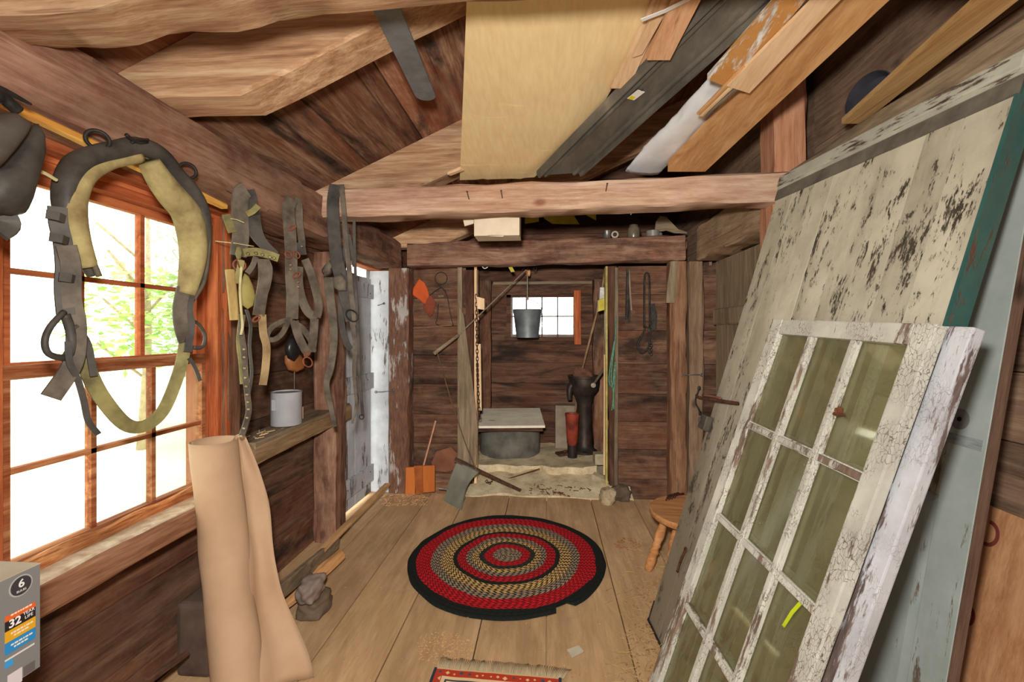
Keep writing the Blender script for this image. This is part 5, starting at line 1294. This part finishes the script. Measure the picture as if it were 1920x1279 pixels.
for a_, b_ in zr:
    m = MB(); m.box(s_w, bw - s_w, 0.001, bt, a_, b_, bev=0.002); m.build('rail', BGP if a_ != 0.92 else peel('crackled_lock_rail', (176, 172, 150), (120, 106, 88), 'z', 0.575, crack=0.7, scale=12), bd, local=True)
m = MB(); m.box(bw / 2 - 0.05, bw / 2 + 0.05, 0.001, bt, 0.2, 0.92); m.box(bw / 2 - 0.05, bw / 2 + 0.05, 0.001, bt, 1.08, bh - 0.12); m.build('centre_stile', BGP, bd, local=True)
for (xa, xb) in ((s_w, bw / 2 - 0.05), (bw / 2 + 0.05, bw - s_w)):
    for (za, zb_) in ((0.2, 0.92), (1.08, bh - 0.12)):
        m = MB(); m.box(xa, xb, 0.014, 0.022, za, zb_)
        m.add([(xa + .0, .013, za), (xb, .013, za), (xb, .013, zb_), (xa, .013, zb_), (xa + .04, .006, za + .04), (xb - .04, .006, za + .04), (xb - .04, .006, zb_ - .04), (xa + .04, .006, zb_ - .04)], [(0, 1, 5, 4), (1, 2, 6, 5), (2, 3, 7, 6), (3, 0, 4, 7), (4, 5, 6, 7), (3, 2, 1, 0)])
        m.build('raised_panel', BGP, bd, local=True)
m = MB(); m.box(-0.006, 0.0, 0.002, bt, 0, bh); m.build('bare_edge', wood('bare_brown_edge', (78, 58, 48), (104, 80, 66), (128, 102, 84), 'z', 0.4), bd, local=True)
ib = bm_.inverted(); c = ib @ hit(1800, 786, org, BN_)
m = MB(); m.lathe([(0.0, 0), (0.030, 0), (0.030, 0.0015), (0.0, 0.0015)], (c.x, 0.0, c.z), (0, -1, 0), 28); r_ = m.build('knob_mark', plain('grey_mark', (126, 126, 122), (104, 104, 100), 0.8), bd, local=True)
m = MB(); m.lathe([(0.0, 0), (0.007, 0), (0.007, 0.001), (0.0, 0.001)], (c.x, -0.0016, c.z), (0, -1, 0), 16); m.build('knob_hole', plain('hole_black', (16, 14, 12), (10, 9, 8), 0.95), bd, local=True)
m = MB(); m.box(0.01, 0.24, -0.0015, 0.0, c.z - 0.075, c.z - 0.045); m.build('tape_residue', peel('brown_residue', (176, 158, 116), (164, 172, 170), 'x', 0.50, scale=14), bd, local=True)

# plywood piece at lower right
q = [Vector((1.24, 1.75, 0.0)), Vector((1.24, 1.33, 0.0)), Vector((1.435, 1.33, 0.835)), Vector((1.435, 1.75, 0.835))]
m = MB(); m.prism(q, (-1, 0, 0.23), 0.012)
pw_ = tag(m.build('plywood_piece', wood('plywood', (150, 102, 70), (178, 130, 92), (198, 154, 114), 'z', 0.3, (150, 92, 54), tone=0.1, knots=False, bump=0.1)), 'orange brown plywood piece with dark red ring stain at the lower right', 'plywood')
NP = Vector((-1, 0, 0.2335)).normalized()
for (u, v, r, sy) in ((1853, 1000, 0.030, 1.2), (1812, 1152, 0.024, 1.2)):
    m = MB(); c = hit(u, v, q[0], NP); pts = [c + Vector((0, -sin(t) * r, 0)) + Vector((0.23, 0, 0.97)) * (cos(t) * r * sy) + NP * 0.0007 for t in [pi * k / 14 - 0.1 for k in range(16)]]
    m.strap(pts, 0.012, 0.0012, NP); m.build('ring_stain', plain('dark_red_stain', (112, 48, 40), (86, 36, 30), 0.8), pw_)

# stool
sc = Vector((0.87, 2.80, 0.0))
sl = thing('milking_stool', 'low wooden stool with turned legs half hidden behind the cream door', 'stool', sc)
ST = wood('stool_wood', (150, 96, 54), (184, 128, 80), (206, 154, 104), 'x', 0.2, (110, 66, 40), tone=0.1, bump=0.1)
m = MB(); rings = []
for (k, z) in ((0.90, 0.285), (0.97, 0.290), (1.0, 0.302), (1.0, 0.318), (0.97, 0.326), (0.5, 0.322), (0.05, 0.320)):
    rings.append([sc + Vector((cos(2 * pi * i / 36) * 0.245 * k, sin(2 * pi * i / 36) * 0.26 * k, z)) for i in range(36)])
m.loft(rings); m.build('seat', ST, sl, smooth=40)
prof = [(0.018, 0), (0.024, 0.02), (0.028, 0.07), (0.022, 0.10), (0.030, 0.115), (0.022, 0.13), (0.019, 0.14), (0.027, 0.155), (0.021, 0.17), (0.028, 0.21), (0.024, 0.26), (0.018, 0.29)]
for (fx, fy) in ((0.592, 2.709), (0.66, 2.56), (1.1, 2.62), (1.02, 3.02)):
    f_ = Vector((fx, fy, 0.0)); t_ = sc + (f_ - sc) * 0.62 + Vector((0, 0, 0.29)); m = MB(); m.lathe(prof, f_, t_ - f_, 16); m.build('leg', ST, sl, smooth=True)
m = MB(); zz = 0.328
for k in range(4): a = at(1254 + k * 5, 932 - k * 1.5, Z=zz + 0.02); m.tube(smooth_path([a + Vector((-0.03, -0.05, 0.01 - 0.012)), a + Vector((0, 0, 0.01)), a + Vector((0.03, 0.05, -0.01))], 3), 0.005, 6)
m.tube([at(1252, 930, Z=zz + .008), at(1282, 926, Z=zz + .008)], 0.008, 6)
tag(m.build('iron_claw', RUST, smooth=True), 'small rusty iron claw lying on the stool seat', 'tool')

# ================================================================== LOWER LEFT
cb = Vector((-0.98, 0.62, 0.81 + 0.0))
a = at(75, 1057, Y=0.84); b = at(75, 1250, Y=0.84)
bx1 = a.x; z1 = a.z; z0 = b.z; y1 = 0.84; y0 = 0.60; bx0 = bx1 - 0.17
cb = Vector((bx0 + 0.085, 0.72, z0))
cart = thing('bulb_carton', 'grey light bulb carton with orange, yellow and blue stripes at the lower left corner', 'carton', cb)
m = MB(); m.box(bx0, bx1, y0, y1, z0, z1); m.build('box_body', plain('carton_grey', (132, 134, 134), (126, 128, 128), 0.5, scale=2), cart)
m = MB(); m.box(bx0, bx1 + 0.0005, y0, y1 + 0.001, z1, z1 + 0.0012); m.build('top_flap', plain('carton_inside', (206, 198, 176), (192, 182, 158), 0.8), cart)
def cpt(u, v): p = at(u, v, X=bx1); return p.y, p.z
def panel(u0, u1, vl, vr, hl, hr, name, col, dx):
    """label strip on the carton side; slanting only through perspective: set level in z"""
    yA, zA = cpt(u0, vl); yB, zB = cpt(u1, vr); zt = (zA + zB) / 2
    yC, zC = cpt(u0, vl + hl); yD, zD = cpt(u1, vr + hr); zb_ = (zC + zD) / 2
    m = MB(); m.box(bx1, bx1 + dx, yA, yB, zb_, zt); return m.build(name, plain('label_' + name, col, col, 0.5, bump=0), cart), yA, yB, zb_, zt
st1 = panel(9, 66, 1157, 1128, 10, 10, 'orange_stripe', (222, 104, 44), 0.0008)
st2 = panel(9, 66, 1167, 1138, 18, 18, 'black_stripe', (40, 38, 40), 0.0008)
st3 = panel(9, 66, 1185, 1157, 21, 20, 'yellow_stripe', (222, 168, 40), 0.0008)
st4 = panel(9, 66, 1206, 1178, 24, 18, 'blue_stripe', (44, 140, 204), 0.0008)
st5 = panel(9, 64, 1237, 1207, 3, 3, 'white_line', (220, 220, 220), 0.0008)
st6 = panel(9, 24, 1241, 1236, 13, 11, 'blue_square', (60, 158, 220), 0.0008)
st7 = panel(14, 41, 1266, 1252, 30, 24, 'white_square', (214, 208, 214), 0.0008)
st8 = panel(44, 65, 1251, 1238, 18, 16, 'dark_mark', (104, 98, 98), 0.0008)
def text(body, y, z, size, col, name, par, dx=0.0016, bold=0.0):
    cu = bpy.data.curves.new(name, 'FONT'); cu.body = body; cu.size = size; cu.extrude = 0.0002; cu.offset = bold; cu.align_x = 'CENTER'; cu.align_y = 'CENTER'
    t = bpy.data.objects.new(name, cu); COL.objects.link(t)
    bpy.context.view_layer.update()
    me = bpy.data.meshes.new_from_object(t.evaluated_get(bpy.context.evaluated_depsgraph_get()))
    bpy.data.objects.remove(t); o = bpy.data.objects.new(name, me); COL.objects.link(o)
    me.materials.clear(); me.materials.append(plain('print_' + name, col, col, 0.5, bump=0))
    o.parent = par
    o.location = Vector((bx1 + dx, y, z)) - cart.location
    if par is not cart: o.location = Vector((bx1 + dx, y, z)) - cart.location - par.location
    o.rotation_euler = (pi / 2, 0, pi / 2)
    return o
yc, zc_ = cpt(39, 1098); m = MB(); m.lathe([(0, 0), (0.020, 0), (0.020, 0.0006), (0, 0.0006)], (bx1, yc, zc_), (1, 0, 0), 28); m.build('circle_border', plain('light_circle', (176, 176, 176), (170, 170, 170), 0.5, bump=0), cart)
m = MB(); m.lathe([(0, 0), (0.0175, 0), (0.0175, 0.001), (0, 0.001)], (bx1, yc, zc_), (1, 0, 0), 28); m.build('circle', plain('dark_circle', (62, 60, 62), (62, 60, 62), 0.5, bump=0), cart)
text('6', yc, zc_ + 0.004, 0.021, (236, 236, 236), 'number_six', cart, bold=0.0004)
text('BULBS', yc, zc_ - 0.0095, 0.006, (220, 220, 220), 'small_print', cart)
ym = (st2[1] + st2[2]) / 2; zm_ = (st2[3] + st2[4]) / 2
text('32', st2[1] + (st2[2] - st2[1]) * 0.30, zm_ + 0.001, 0.021, (240, 240, 240), 'number_thirty_two', cart, bold=0.0005)
text('YEAR\nLIFE', st2[1] + (st2[2] - st2[1]) * 0.76, zm_ + 0.003, 0.0085, (240, 240, 240), 'year_life_print', cart)
for st_, nm in ((st1, 'orange_print'), (st3, 'yellow_print'), (st4, 'blue_print')):
    w = st_[2] - st_[1]; zt = (st_[3] + st_[4]) / 2
    m = MB()
    for r in range(1 if nm == 'orange_print' else 2):
        y = st_[1] + w * (0.18 + 0.1 * r)
        while y < st_[2] - w * (0.15 + 0.1 * r):
            l = random.uniform(0.002, 0.006); m.box(bx1 + 0.0008, bx1 + 0.0012, y, y + l, zt - 0.0015 - 0.006 * r + 0.003, zt + 0.0015 - 0.006 * r + 0.003); y += l + 0.0015
    m.build(nm, plain('print_cream', (240, 230, 210), (240, 230, 210), 0.5, bump=0), cart)
# stand under the carton
sd_ = thing('wooden_stand', 'pale wooden stand holding the bulb carton', 'stand', (bx0 + 0.085, 0.72, 0))
m = MB(); m.box(bx0 - 0.02, bx1 - 0.015, y0 - 0.1, y1 - 0.03, z0 - 0.022, z0 - 0.001); m.build('top', W_pine('y'), sd_)
for (x, y) in ((bx0, y0 - 0.08), (bx1 - 0.05, y0 - 0.08), (bx0, y1 - 0.075), (bx1 - 0.055, y1 - 0.075)):
    m = MB(); m.box(x, x + 0.035, y, y + 0.035, 0.0, z0 - 0.023); m.build('leg', W_pine('z'), sd_)

# brown kraft paper roll
rt0, rt1 = Vector((-1.145, 1.62, 0.004)), Vector((-1.36, 1.76, 0.955)); axv = (rt1 - rt0)
side = Vector((0.72, 0.69, 0)).normalized(); fwd = Vector((0.69, -0.72, 0)).normalized()
prof = []
for k in range(44):
    a = -0.9 * pi + k / 43 * 2.9 * pi; r = 0.088 - 0.010 * (1 - k / 43)
    prof.append((r * cos(a), r * sin(a)))
last = prof[-1]
tail = [(0.05 + 0.0, -0.085), (0.09, -0.070), (0.13, -0.05), (0.165, -0.045), (0.20, -0.055), (0.235, -0.06)]
prof = [p for p in prof if True]
N = 30; 
def paper(prof, topf, nm, par, sc_top=1.0, wav=0.0, seed=0):
    vs = []; fs = []; n = len(prof)
    for i in range(N + 1):
        t = i / N
        for k, (x, y) in enumerate(prof):
            s_ = k / (n - 1); tt = t * (1.0 + topf * s_)
            c = rt0 + axv * tt
            dent = 0.010 * noise.noise(Vector((x * 9, t * 5 + seed, y * 9)))
            amp = wav * s_
            q = c + side * ((x if not wav else 0.055 + (x - 0.055) * (0.95 - 0.62 * t)) * (1 + 0.05 * (1 - t)) + dent + amp * 0.016 * sin(t * 9 + 1)) + fwd * (y + dent + amp * 0.02 * sin(t * 12 + 2 * s_))
            q.z = max(q.z, 0.003 + 0.0005 * k / n); vs.append(q)
    for i in range(N):
        for k in range(n - 1): a = i * n + k; fs.append((a, a + 1, a + n + 1, a + n))
    m = MB(); m.add(vs, fs); o = m.build(nm, KRAFT, par, smooth=True)
    md = o.modifiers.new('thickness', 'SOLIDIFY'); md.thickness = 0.0015
    return o
KRAFT = plain('kraft_paper', (188, 158, 128), (178, 147, 117), 0.8, scale=5, bump=0.1)
pr_ = thing('kraft_paper_roll', 'tall loose roll of brown kraft paper leaning at the window wall', 'paper roll', rt0)
paper(prof, 0.0, 'rolled_sheet', pr_)
paper([(0.03, 0.055), (0.07, 0.045), (0.10, 0.02), (0.125, 0.0), (0.15, -0.005), (0.18, 0.0), (0.21, 0.012), (0.235, 0.02)], 0.02, 'loose_sheet', pr_, wav=1.0, seed=5)

# low planks, stones by the left wall
m = MB(); a, b = at(728, 908, Z=0.30), at(520, 1125, Z=0.06)
a = at(727, 908, X=-1.32); b = at(505, 1130, X=-1.30)
m.timber([b, a], 0.045, 0.022, n=24, rough=0.002, chamfer=0.003)
tag(m.build('long_batten', wood('worn_batten', (150, 108, 68), (186, 144, 98), (206, 170, 124), 'y', 0.4, (100, 66, 40))), 'long thin batten lying along the left wall up to the corner post', 'batten')
m = MB(); a, b = at(632, 1018, X=-1.33), at(515, 1118, X=-1.22); m.timber([b, a], 0.028, 0.075, n=12, rough=0.003, chamfer=0.004)
tag(m.build('short_plank', W_grey('y')), 'shorter grey brown plank below the long batten', 'plank')
m = MB(); a, b = at(637, 1043, Z=0.06), at(512, 1150, Z=0.06); m.timber([b, a], 0.07, 0.06, n=12, rough=0.006, chamfer=0.02)
tag(m.build('wood_rail', W_orange('y'), smooth=40), 'round edged wooden rail lowest of the planks on the floor', 'plank')
m = MB(); m.blob(at(583, 1102, Z=0.135), (0.052, 0.085, 0.055), 4, 0.30, 4, freq=1.6)
tag(m.build('pale_stone', plain('pale_pink_stone', (146, 128, 118), (112, 96, 88), 0.9, scale=7, bump=0.5), smooth=60), 'pale lumpy stone resting on the dark stone by the planks', 'stone')
m = MB(); m.blob(at(585, 1150, Z=0.0) + Vector((0.0, 0.03, 0.03)), (0.075, 0.10, 0.05), 7, 0.3, 4, freq=1.6)
tag(m.build('dark_stone', plain('dark_stone_2', (112, 94, 76), (76, 62, 50), 0.9, scale=7, bump=0.5), smooth=60), 'dark flat stone on the floor under the pale lumpy stone', 'stone')
m = MB(); q = at(382, 1200, X=-1.33); m.box(-1.50, -1.35, q.y + 0.06, q.y + 0.20, 0.0, 0.30, bev=0.02)
tag(m.build('stone_slab', plain('brownish_slab', (96, 78, 68), (66, 52, 46), 0.9, scale=6, bump=0.4)), 'dusky stone slab standing behind the kraft paper roll', 'stone')
m = MB(); m.timber([at(275, 1279, X=-1.38), at(350, 1225, X=-1.38)], 0.02, 0.02, n=5, rough=0.002, chamfer=0.004)
tag(m.build('bent_stick', W_wall('y')), 'thin stick low on the left wall under the window', 'stick')

# ================================================================== ON THE FLOOR
RC = Vector((-0.245, 2.80, 0.0)); RR = 0.612
m = MB(); NA, NR = 160, 76; vs = []; fs = []
WR = 0.0264
def wob(a): return 1 + 0.022 * noise.noise(Vector((cos(a) * 1.3, sin(a) * 1.3, 2))) + 0.012 * noise.noise(Vector((cos(a) * 5, sin(a) * 5, 7)))
for j in range(NR + 1):
    r = RR * j / NR
    for i in range(NA):
        a = 2 * pi * i / NA; k = 1 + (wob(a) - 1) * (j / NR) ** 2
        rr = r * k
        notch = 0
        if abs(a - 5.32) < 0.07 and j > NR - 6: rr = min(rr, RR * 0.93)
        z = 0.010 + 0.004 * abs(sin(pi * r / WR)) + 0.004 * noise.noise(Vector((cos(a) * r * 6, sin(a) * r * 6, 1)))
        if j >= NR - 1: z = 0.003 if j == NR else z
        vs.append(RC + Vector((cos(a) * rr * 0.985, sin(a) * rr * 1.02, z)))
for j in range(NR):
    for i in range(NA): a = j * NA + i; b = j * NA + (i + 1) % NA; fs.append((a, b, b + NA, a + NA))
m.add(vs, fs)
s = NT('braided_rug', 0.95, 0.1)
tc = s.n('ShaderNodeTexCoord').outputs['Object']
nz = s.n('ShaderNodeTexNoise'); s.put(nz.inputs['Vector'], tc); nz.inputs['Scale'].default_value = 3.2; nz.inputs['Detail'].default_value = 2
sp = s.n('ShaderNodeSeparateXYZ'); s.put(sp.inputs[0], tc)
r0 = s.math('SQRT', s.math('ADD', s.math('MULTIPLY', sp.outputs[0], sp.outputs[0]), s.math('MULTIPLY', sp.outputs[1], sp.outputs[1])))
ang = s.math('ARCTAN2', sp.outputs[1], sp.outputs[0])
rn = s.math('ADD', s.math('DIVIDE', r0, RR), s.math('MULTIPLY', s.math('SUBTRACT', nz.outputs['Fac'], 0.5), 0.10))
RED = srgb(196, 34, 42); BLK = srgb(34, 36, 34); TAN = srgb(206, 168, 104); GRY = srgb(158, 138, 114); DRK = srgb(44, 42, 38)
ca = s.ramp(rn, [(0.0, GRY), (0.14, RED), (0.225, DRK), (0.275, TAN), (0.34, GRY), (0.40, RED), (0.49, DRK), (0.535, TAN), (0.65, GRY), (0.745, RED), (0.895, BLK)], 'CONSTANT')
cb_ = s.ramp(rn, [(0.0, srgb(70, 62, 52)), (0.14, srgb(120, 30, 32)), (0.225, srgb(58, 62, 52)), (0.275, BLK), (0.34, BLK), (0.40, srgb(96, 26, 30)), (0.49, BLK), (0.535, BLK), (0.65, srgb(40, 38, 36)), (0.745, srgb(110, 22, 28)), (0.895, srgb(28, 32, 30))], 'CONSTANT')
ri = s.math('DIVIDE', r0, WR * 0.75); fr_ = s.math('FRACT', ri); fl_ = s.math('FLOOR', ri)
arc = s.math('MULTIPLY', ang, s.math('MULTIPLY', s.math('ADD', fl_, 0.5), 0.55))
zig = s.math('ABSOLUTE', s.math('SUBTRACT', fr_, 0.5))
ph = s.math('FRACT', s.math('ADD', arc, s.math('MULTIPLY', zig, 1.3)))
msk = s.step(ph, 0.56, 0.60)
seam = s.step(zig, 0.43, 0.49)
c = s.mix(msk, ca, cb_); c = s.mix(s.math('MULTIPLY', seam, 0.75), c, BLK)
s.bump(s.math('ADD', msk, s.math('MULTIPLY', seam, 1.0)), 0.5, -0.006)
rug = tag(m.build('braided_rug', s.done(c), smooth=True), 'round braided rug with red, black and tan rings in the middle of the floor', 'rug')
# fringed rug
FR = thing('fringed_rug', 'small patterned wool rug with pale fringe at the bottom edge of the picture', 'rug', at(935, 1260, Z=0))
TLp, TRp = at(815, 1251, Z=0.008), at(1053, 1271, Z=0.008); wv = (TRp - TLp); W_ = wv.length; wv.normalize(); lv = Vector((wv.y, -wv.x, 0))
if lv.y > 0: lv = -lv
m = MB(); n = 24; vs = []; fs = []
for j in range(n + 1):
    for i in range(n + 1):
        vs.append(TLp + wv * (W_ * i / n) + lv * (0.75 * j / n) + Vector((0, 0, 0.002 * noise.noise(Vector((i * .3, j * .3, 0))))))
for j in range(n):
    for i in range(n): a = j * (n + 1) + i; fs.append((a, a + 1, a + n + 2, a + n + 1))
o_ = len(vs); vs += [v - Vector((0, 0, 0.006)) for v in vs]; 
ed = [i for i in range(n + 1)] + [(j + 1) * (n + 1) - 1 for j in range(1, n + 1)] + [n * (n + 1) + i for i in range(n - 1, -1, -1)] + [j * (n + 1) for j in range(n - 1, 0, -1)]
for k in range(len(ed)): a, b = ed[k], ed[(k + 1) % len(ed)]; fs.append((a, b, b + o_, a + o_))
# move to local frame so the pattern follows the rug
RM = frame_matrix(Vector((TLp.x, TLp.y, 0)), wv, -lv, Vector((0, 0, 1)))
rb_ = MB(); rb_.add([RM.inverted() @ v for v in vs], fs)
s = NT('rug_pattern', 0.95, 0.1)
tc = s.n('ShaderNodeTexCoord').outputs['Object']; sp = s.n('ShaderNodeSeparateXYZ'); s.put(sp.inputs[0], tc)
x, y = sp.outputs[0], s.math('MULTIPLY', sp.outputs[1], -1.0)
ex = s.math('MINIMUM', x, s.math('SUBTRACT', W_, x)); ed_ = s.math('MINIMUM', ex, y)
base = s.ramp(ed_, [(0.0, srgb(206, 170, 128)), (0.006, srgb(176, 62, 40)), (0.042, srgb(222, 190, 146)), (0.058, srgb(56, 66, 82)), (0.064, srgb(222, 190, 146)), (0.085, srgb(140, 50, 40))], 'CONSTANT')
vo = s.n('ShaderNodeTexVoronoi', feature='F1', distance='MANHATTAN'); s.put(vo.inputs['Vector'], tc); vo.inputs['Scale'].default_value = 34; vo.inputs['Randomness'].default_value = 0.35
fl2 = s.step(vo.outputs['Distance'], 0.42, 0.36)
mc = s.ramp(s.n('ShaderNodeSeparateColor').outputs[0], [(0, G(1)), (1, G(1))]) if False else None
col2 = s.ramp(vo.outputs['Color'], [(0.0, srgb(226, 178, 128)), (0.45, srgb(70, 78, 96)), (0.7, srgb(214, 120, 84))], 'CONSTANT')
inb = s.math('MULTIPLY', s.step(ed_, 0.010, 0.011), s.step(ed_, 0.040, 0.039))
c = s.mix(s.math('MULTIPLY', fl2, inb), base, col2)
c = s.mix(s.step(ex, 0.0125, 0.0115), c, srgb(50, 58, 70))
s.bump(s.noise(s.coord((1, 1, 1)), 220, 2), 0.3, 0.003)
ro = rb_.build('woven_field', s.done(c), local=True); ro.parent = FR; ro.matrix_basis = Matrix.Translation(-FR.location) @ RM
m = MB()
for k in range(104):
    t = k / 103; a = TLp + wv * (W_ * (0.02 + 0.99 * t)) + Vector((0, 0, -0.003)); L = 0.068 + 0.01 * noise.noise(Vector((t * 20, 0, 0))); lean = 0.35 * noise.noise(Vector((t * 14, 3, 0))) + (0.6 * max(0, t - 0.85) / 0.15)
    d = (-lv + wv * lean).normalized()
    m.tube([a, a + d * L * 0.5 + Vector((0, 0, 0.005)), a + d * L - Vector((0, 0, 0.003))], lambda q: 0.0021 * (1 - 0.4 * q), 5)
f_ = m.build('fringe', plain('fringe_wool', (196, 180, 146), (160, 144, 112), 0.95), FR, smooth=True); f_['kind'] = 'stuff'
m = MB(); q = [at(u, v, Z=0.002) for u, v in ((1063, 1221), (1085, 1213), (1094, 1223), (1072, 1234))]; m.hexa(q + [p + Vector((0, 0, 0.007)) for p in q])
tag(m.build('white_tile', plain('pale_tile', (196, 188, 166), (178, 170, 148), 0.6)), 'small pale square tile lying on the floor right of the fringed rug', 'tile')
# straw, splinters, sawdust
def litter(name, n, area, label, mat, lmin, lmax, w, cat='straw', zed=0.003):
    m = MB()
    for k in range(n):
        u = random.uniform(*area[0]); v = random.uniform(*area[1])
        if len(area) > 2 and not area[2](u, v): continue
        p = at(u, v, Z=zed); a = random.uniform(0, pi * 2); l = random.uniform(lmin, lmax); d = Vector((cos(a), sin(a), random.uniform(-0.03, 0.12)))
        q = p + d * l; mid = (p + q) / 2 + Vector((random.uniform(-1, 1), random.uniform(-1, 1), 0.3)) * l * 0.10
        m.strap([p, mid, q], w, w * 0.7, (0, 0, 1))
    return tag(m.build(name, mat), label, cat, kind='stuff')
STRAW = plain('straw_colour', (206, 178, 124), (160, 124, 76), 0.8, scale=30)
STRD = plain('brown_litter', (158, 116, 76), (122, 86, 54), 0.9, scale=30)
litter('straw', 420, ((1120, 1260), (1030, 1285), lambda u, v: u > 1205 - (v - 1030) * 0.12 + random.uniform(-50, 25)), 'loose straw and stalks on the floor at the foot of the cream door', STRAW, 0.02, 0.10, 0.0016)
litter('brown_chaff', 500, ((1140, 1260), (1090, 1285), lambda u, v: u > 1195 + random.uniform(-35, 20)), 'brown chaff heaped along the foot of the cream door', STRD, 0.004, 0.018, 0.002, 'chaff')
litter('wood_chips', 260, ((715, 800), (927, 948)), 'wood chips swept against the left end of the threshold', plain('chip_wood', (210, 168, 126), (176, 134, 96), 0.9), 0.005, 0.02, 0.005, 'wood chips')
litter('sawdust', 420, ((780, 900), (1185, 1250), lambda u, v: (u - 830) ** 2 / 3600 + (v - 1215) ** 2 / 900 < 1), 'pale sawdust scattered beside the fringed rug', plain('sawdust_colour', (212, 176, 124), (190, 152, 104), 0.95), 0.003, 0.010, 0.003, 'sawdust')
litter('debris', 170, ((990, 1120), (870, 935), lambda u, v: (u - 1050) ** 2 / 4000 + (v - 918) ** 2 / 140 < 1), 'dark leaves and splinters on the threshold stone', plain('dead_leaf', (0, 0, 0)), 0.01, 0.05, 0.006, 'debris', 0.045)
litter('floor_crumbs', 500, ((640, 1240), (950, 1279)), 'tiny crumbs of straw strewn over the floor boards', STRAW, 0.004, 0.014, 0.0018, 'crumbs')
litter('rug_crumbs', 60, ((1150, 1200), (1010, 1030)), 'patch of dried mud crumbs on the floor left of the stool', plain('mud', (176, 128, 84), (140, 98, 62), 0.9), 0.006, 0.02, 0.006, 'mud')

# ================================================================== OUTSIDE THE WINDOW
def tree(x, y, h, lab, n, col, spread, zc_, seed):
    random.seed(seed)
    t = thing('young_tree', lab, 'tree', (x, y, -0.35), group='young trees outside the big window')
    m = MB(); m.tube([Vector((x, y, -0.35)), Vector((x + 0.1, y, 1.2)), Vector((x, y + 0.1, h))], lambda q: 0.07 * (1 - 0.7 * q), 8)
    for k in range(7):
        a = random.uniform(0, 2 * pi); z = random.uniform(0.6, h * 0.8); m.tube([Vector((x, y, z)), Vector((x + cos(a) * 0.5, y + sin(a) * 0.5, z + 0.5))], 0.02, 5)
    m.build('trunk', plain('pale_bark', (170, 150, 120), (130, 112, 90), 0.9), t, smooth=True)
    m = MB()
    for k in range(n):
        a = random.uniform(0, 2 * pi); r = spread * random.random() ** 0.6; c = Vector((x + cos(a) * r, y + sin(a) * r, zc_ + random.uniform(-1, 1) * spread * 0.8))
        s_ = random.uniform(0.05, 0.10); u_ = Vector((random.uniform(-1, 1), random.uniform(-1, 1), random.uniform(-0.4, 0.4))).normalized(); w_ = u_.cross(Vector((random.uniform(-.5, .5), random.uniform(-.5, .5), 1))).normalized()
        m.add([c, c + u_ * s_ + w_ * s_ * 0.6, c + u_ * s_ * 2.0, c + u_ * s_ - w_ * s_ * 0.6], [(0, 1, 2, 3)])
    m.build('foliage', col, t)
def leafmat(name, c1, c2):
    s = NT(name, 0.7, 0.2); a = s.n('ShaderNodeAttribute', attribute_name='rnd').outputs['Fac']
    c = s.ramp(a, [(0.2, srgb(*c1)), (0.8, srgb(*c2))]); t = s.n('ShaderNodeBsdfTranslucent'); s.put(t.inputs[0], c)
    d = s.n('ShaderNodeBsdfDiffuse'); s.put(d.inputs[0], c); mx = s.n('ShaderNodeMixShader'); mx.inputs[0].default_value = 0.5
    s.t.links.new(d.outputs[0], mx.inputs[1]); s.t.links.new(t.outputs[0], mx.inputs[2]); s.t.links.new(mx.outputs[0], s.t.nodes['Material Output'].inputs[0]); return s.m
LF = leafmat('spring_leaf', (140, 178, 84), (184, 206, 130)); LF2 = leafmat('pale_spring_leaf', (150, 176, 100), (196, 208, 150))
tree(-6.0, 6.3, 3.4, 'young leafy tree seen through the middle panes of the big window', 900, LF, 0.9, 1.6, 3)
tree(-6.5, 8.3, 4.0, 'slim leafy tree seen through the right panes of the big window', 900, LF, 1.0, 1.7, 4)
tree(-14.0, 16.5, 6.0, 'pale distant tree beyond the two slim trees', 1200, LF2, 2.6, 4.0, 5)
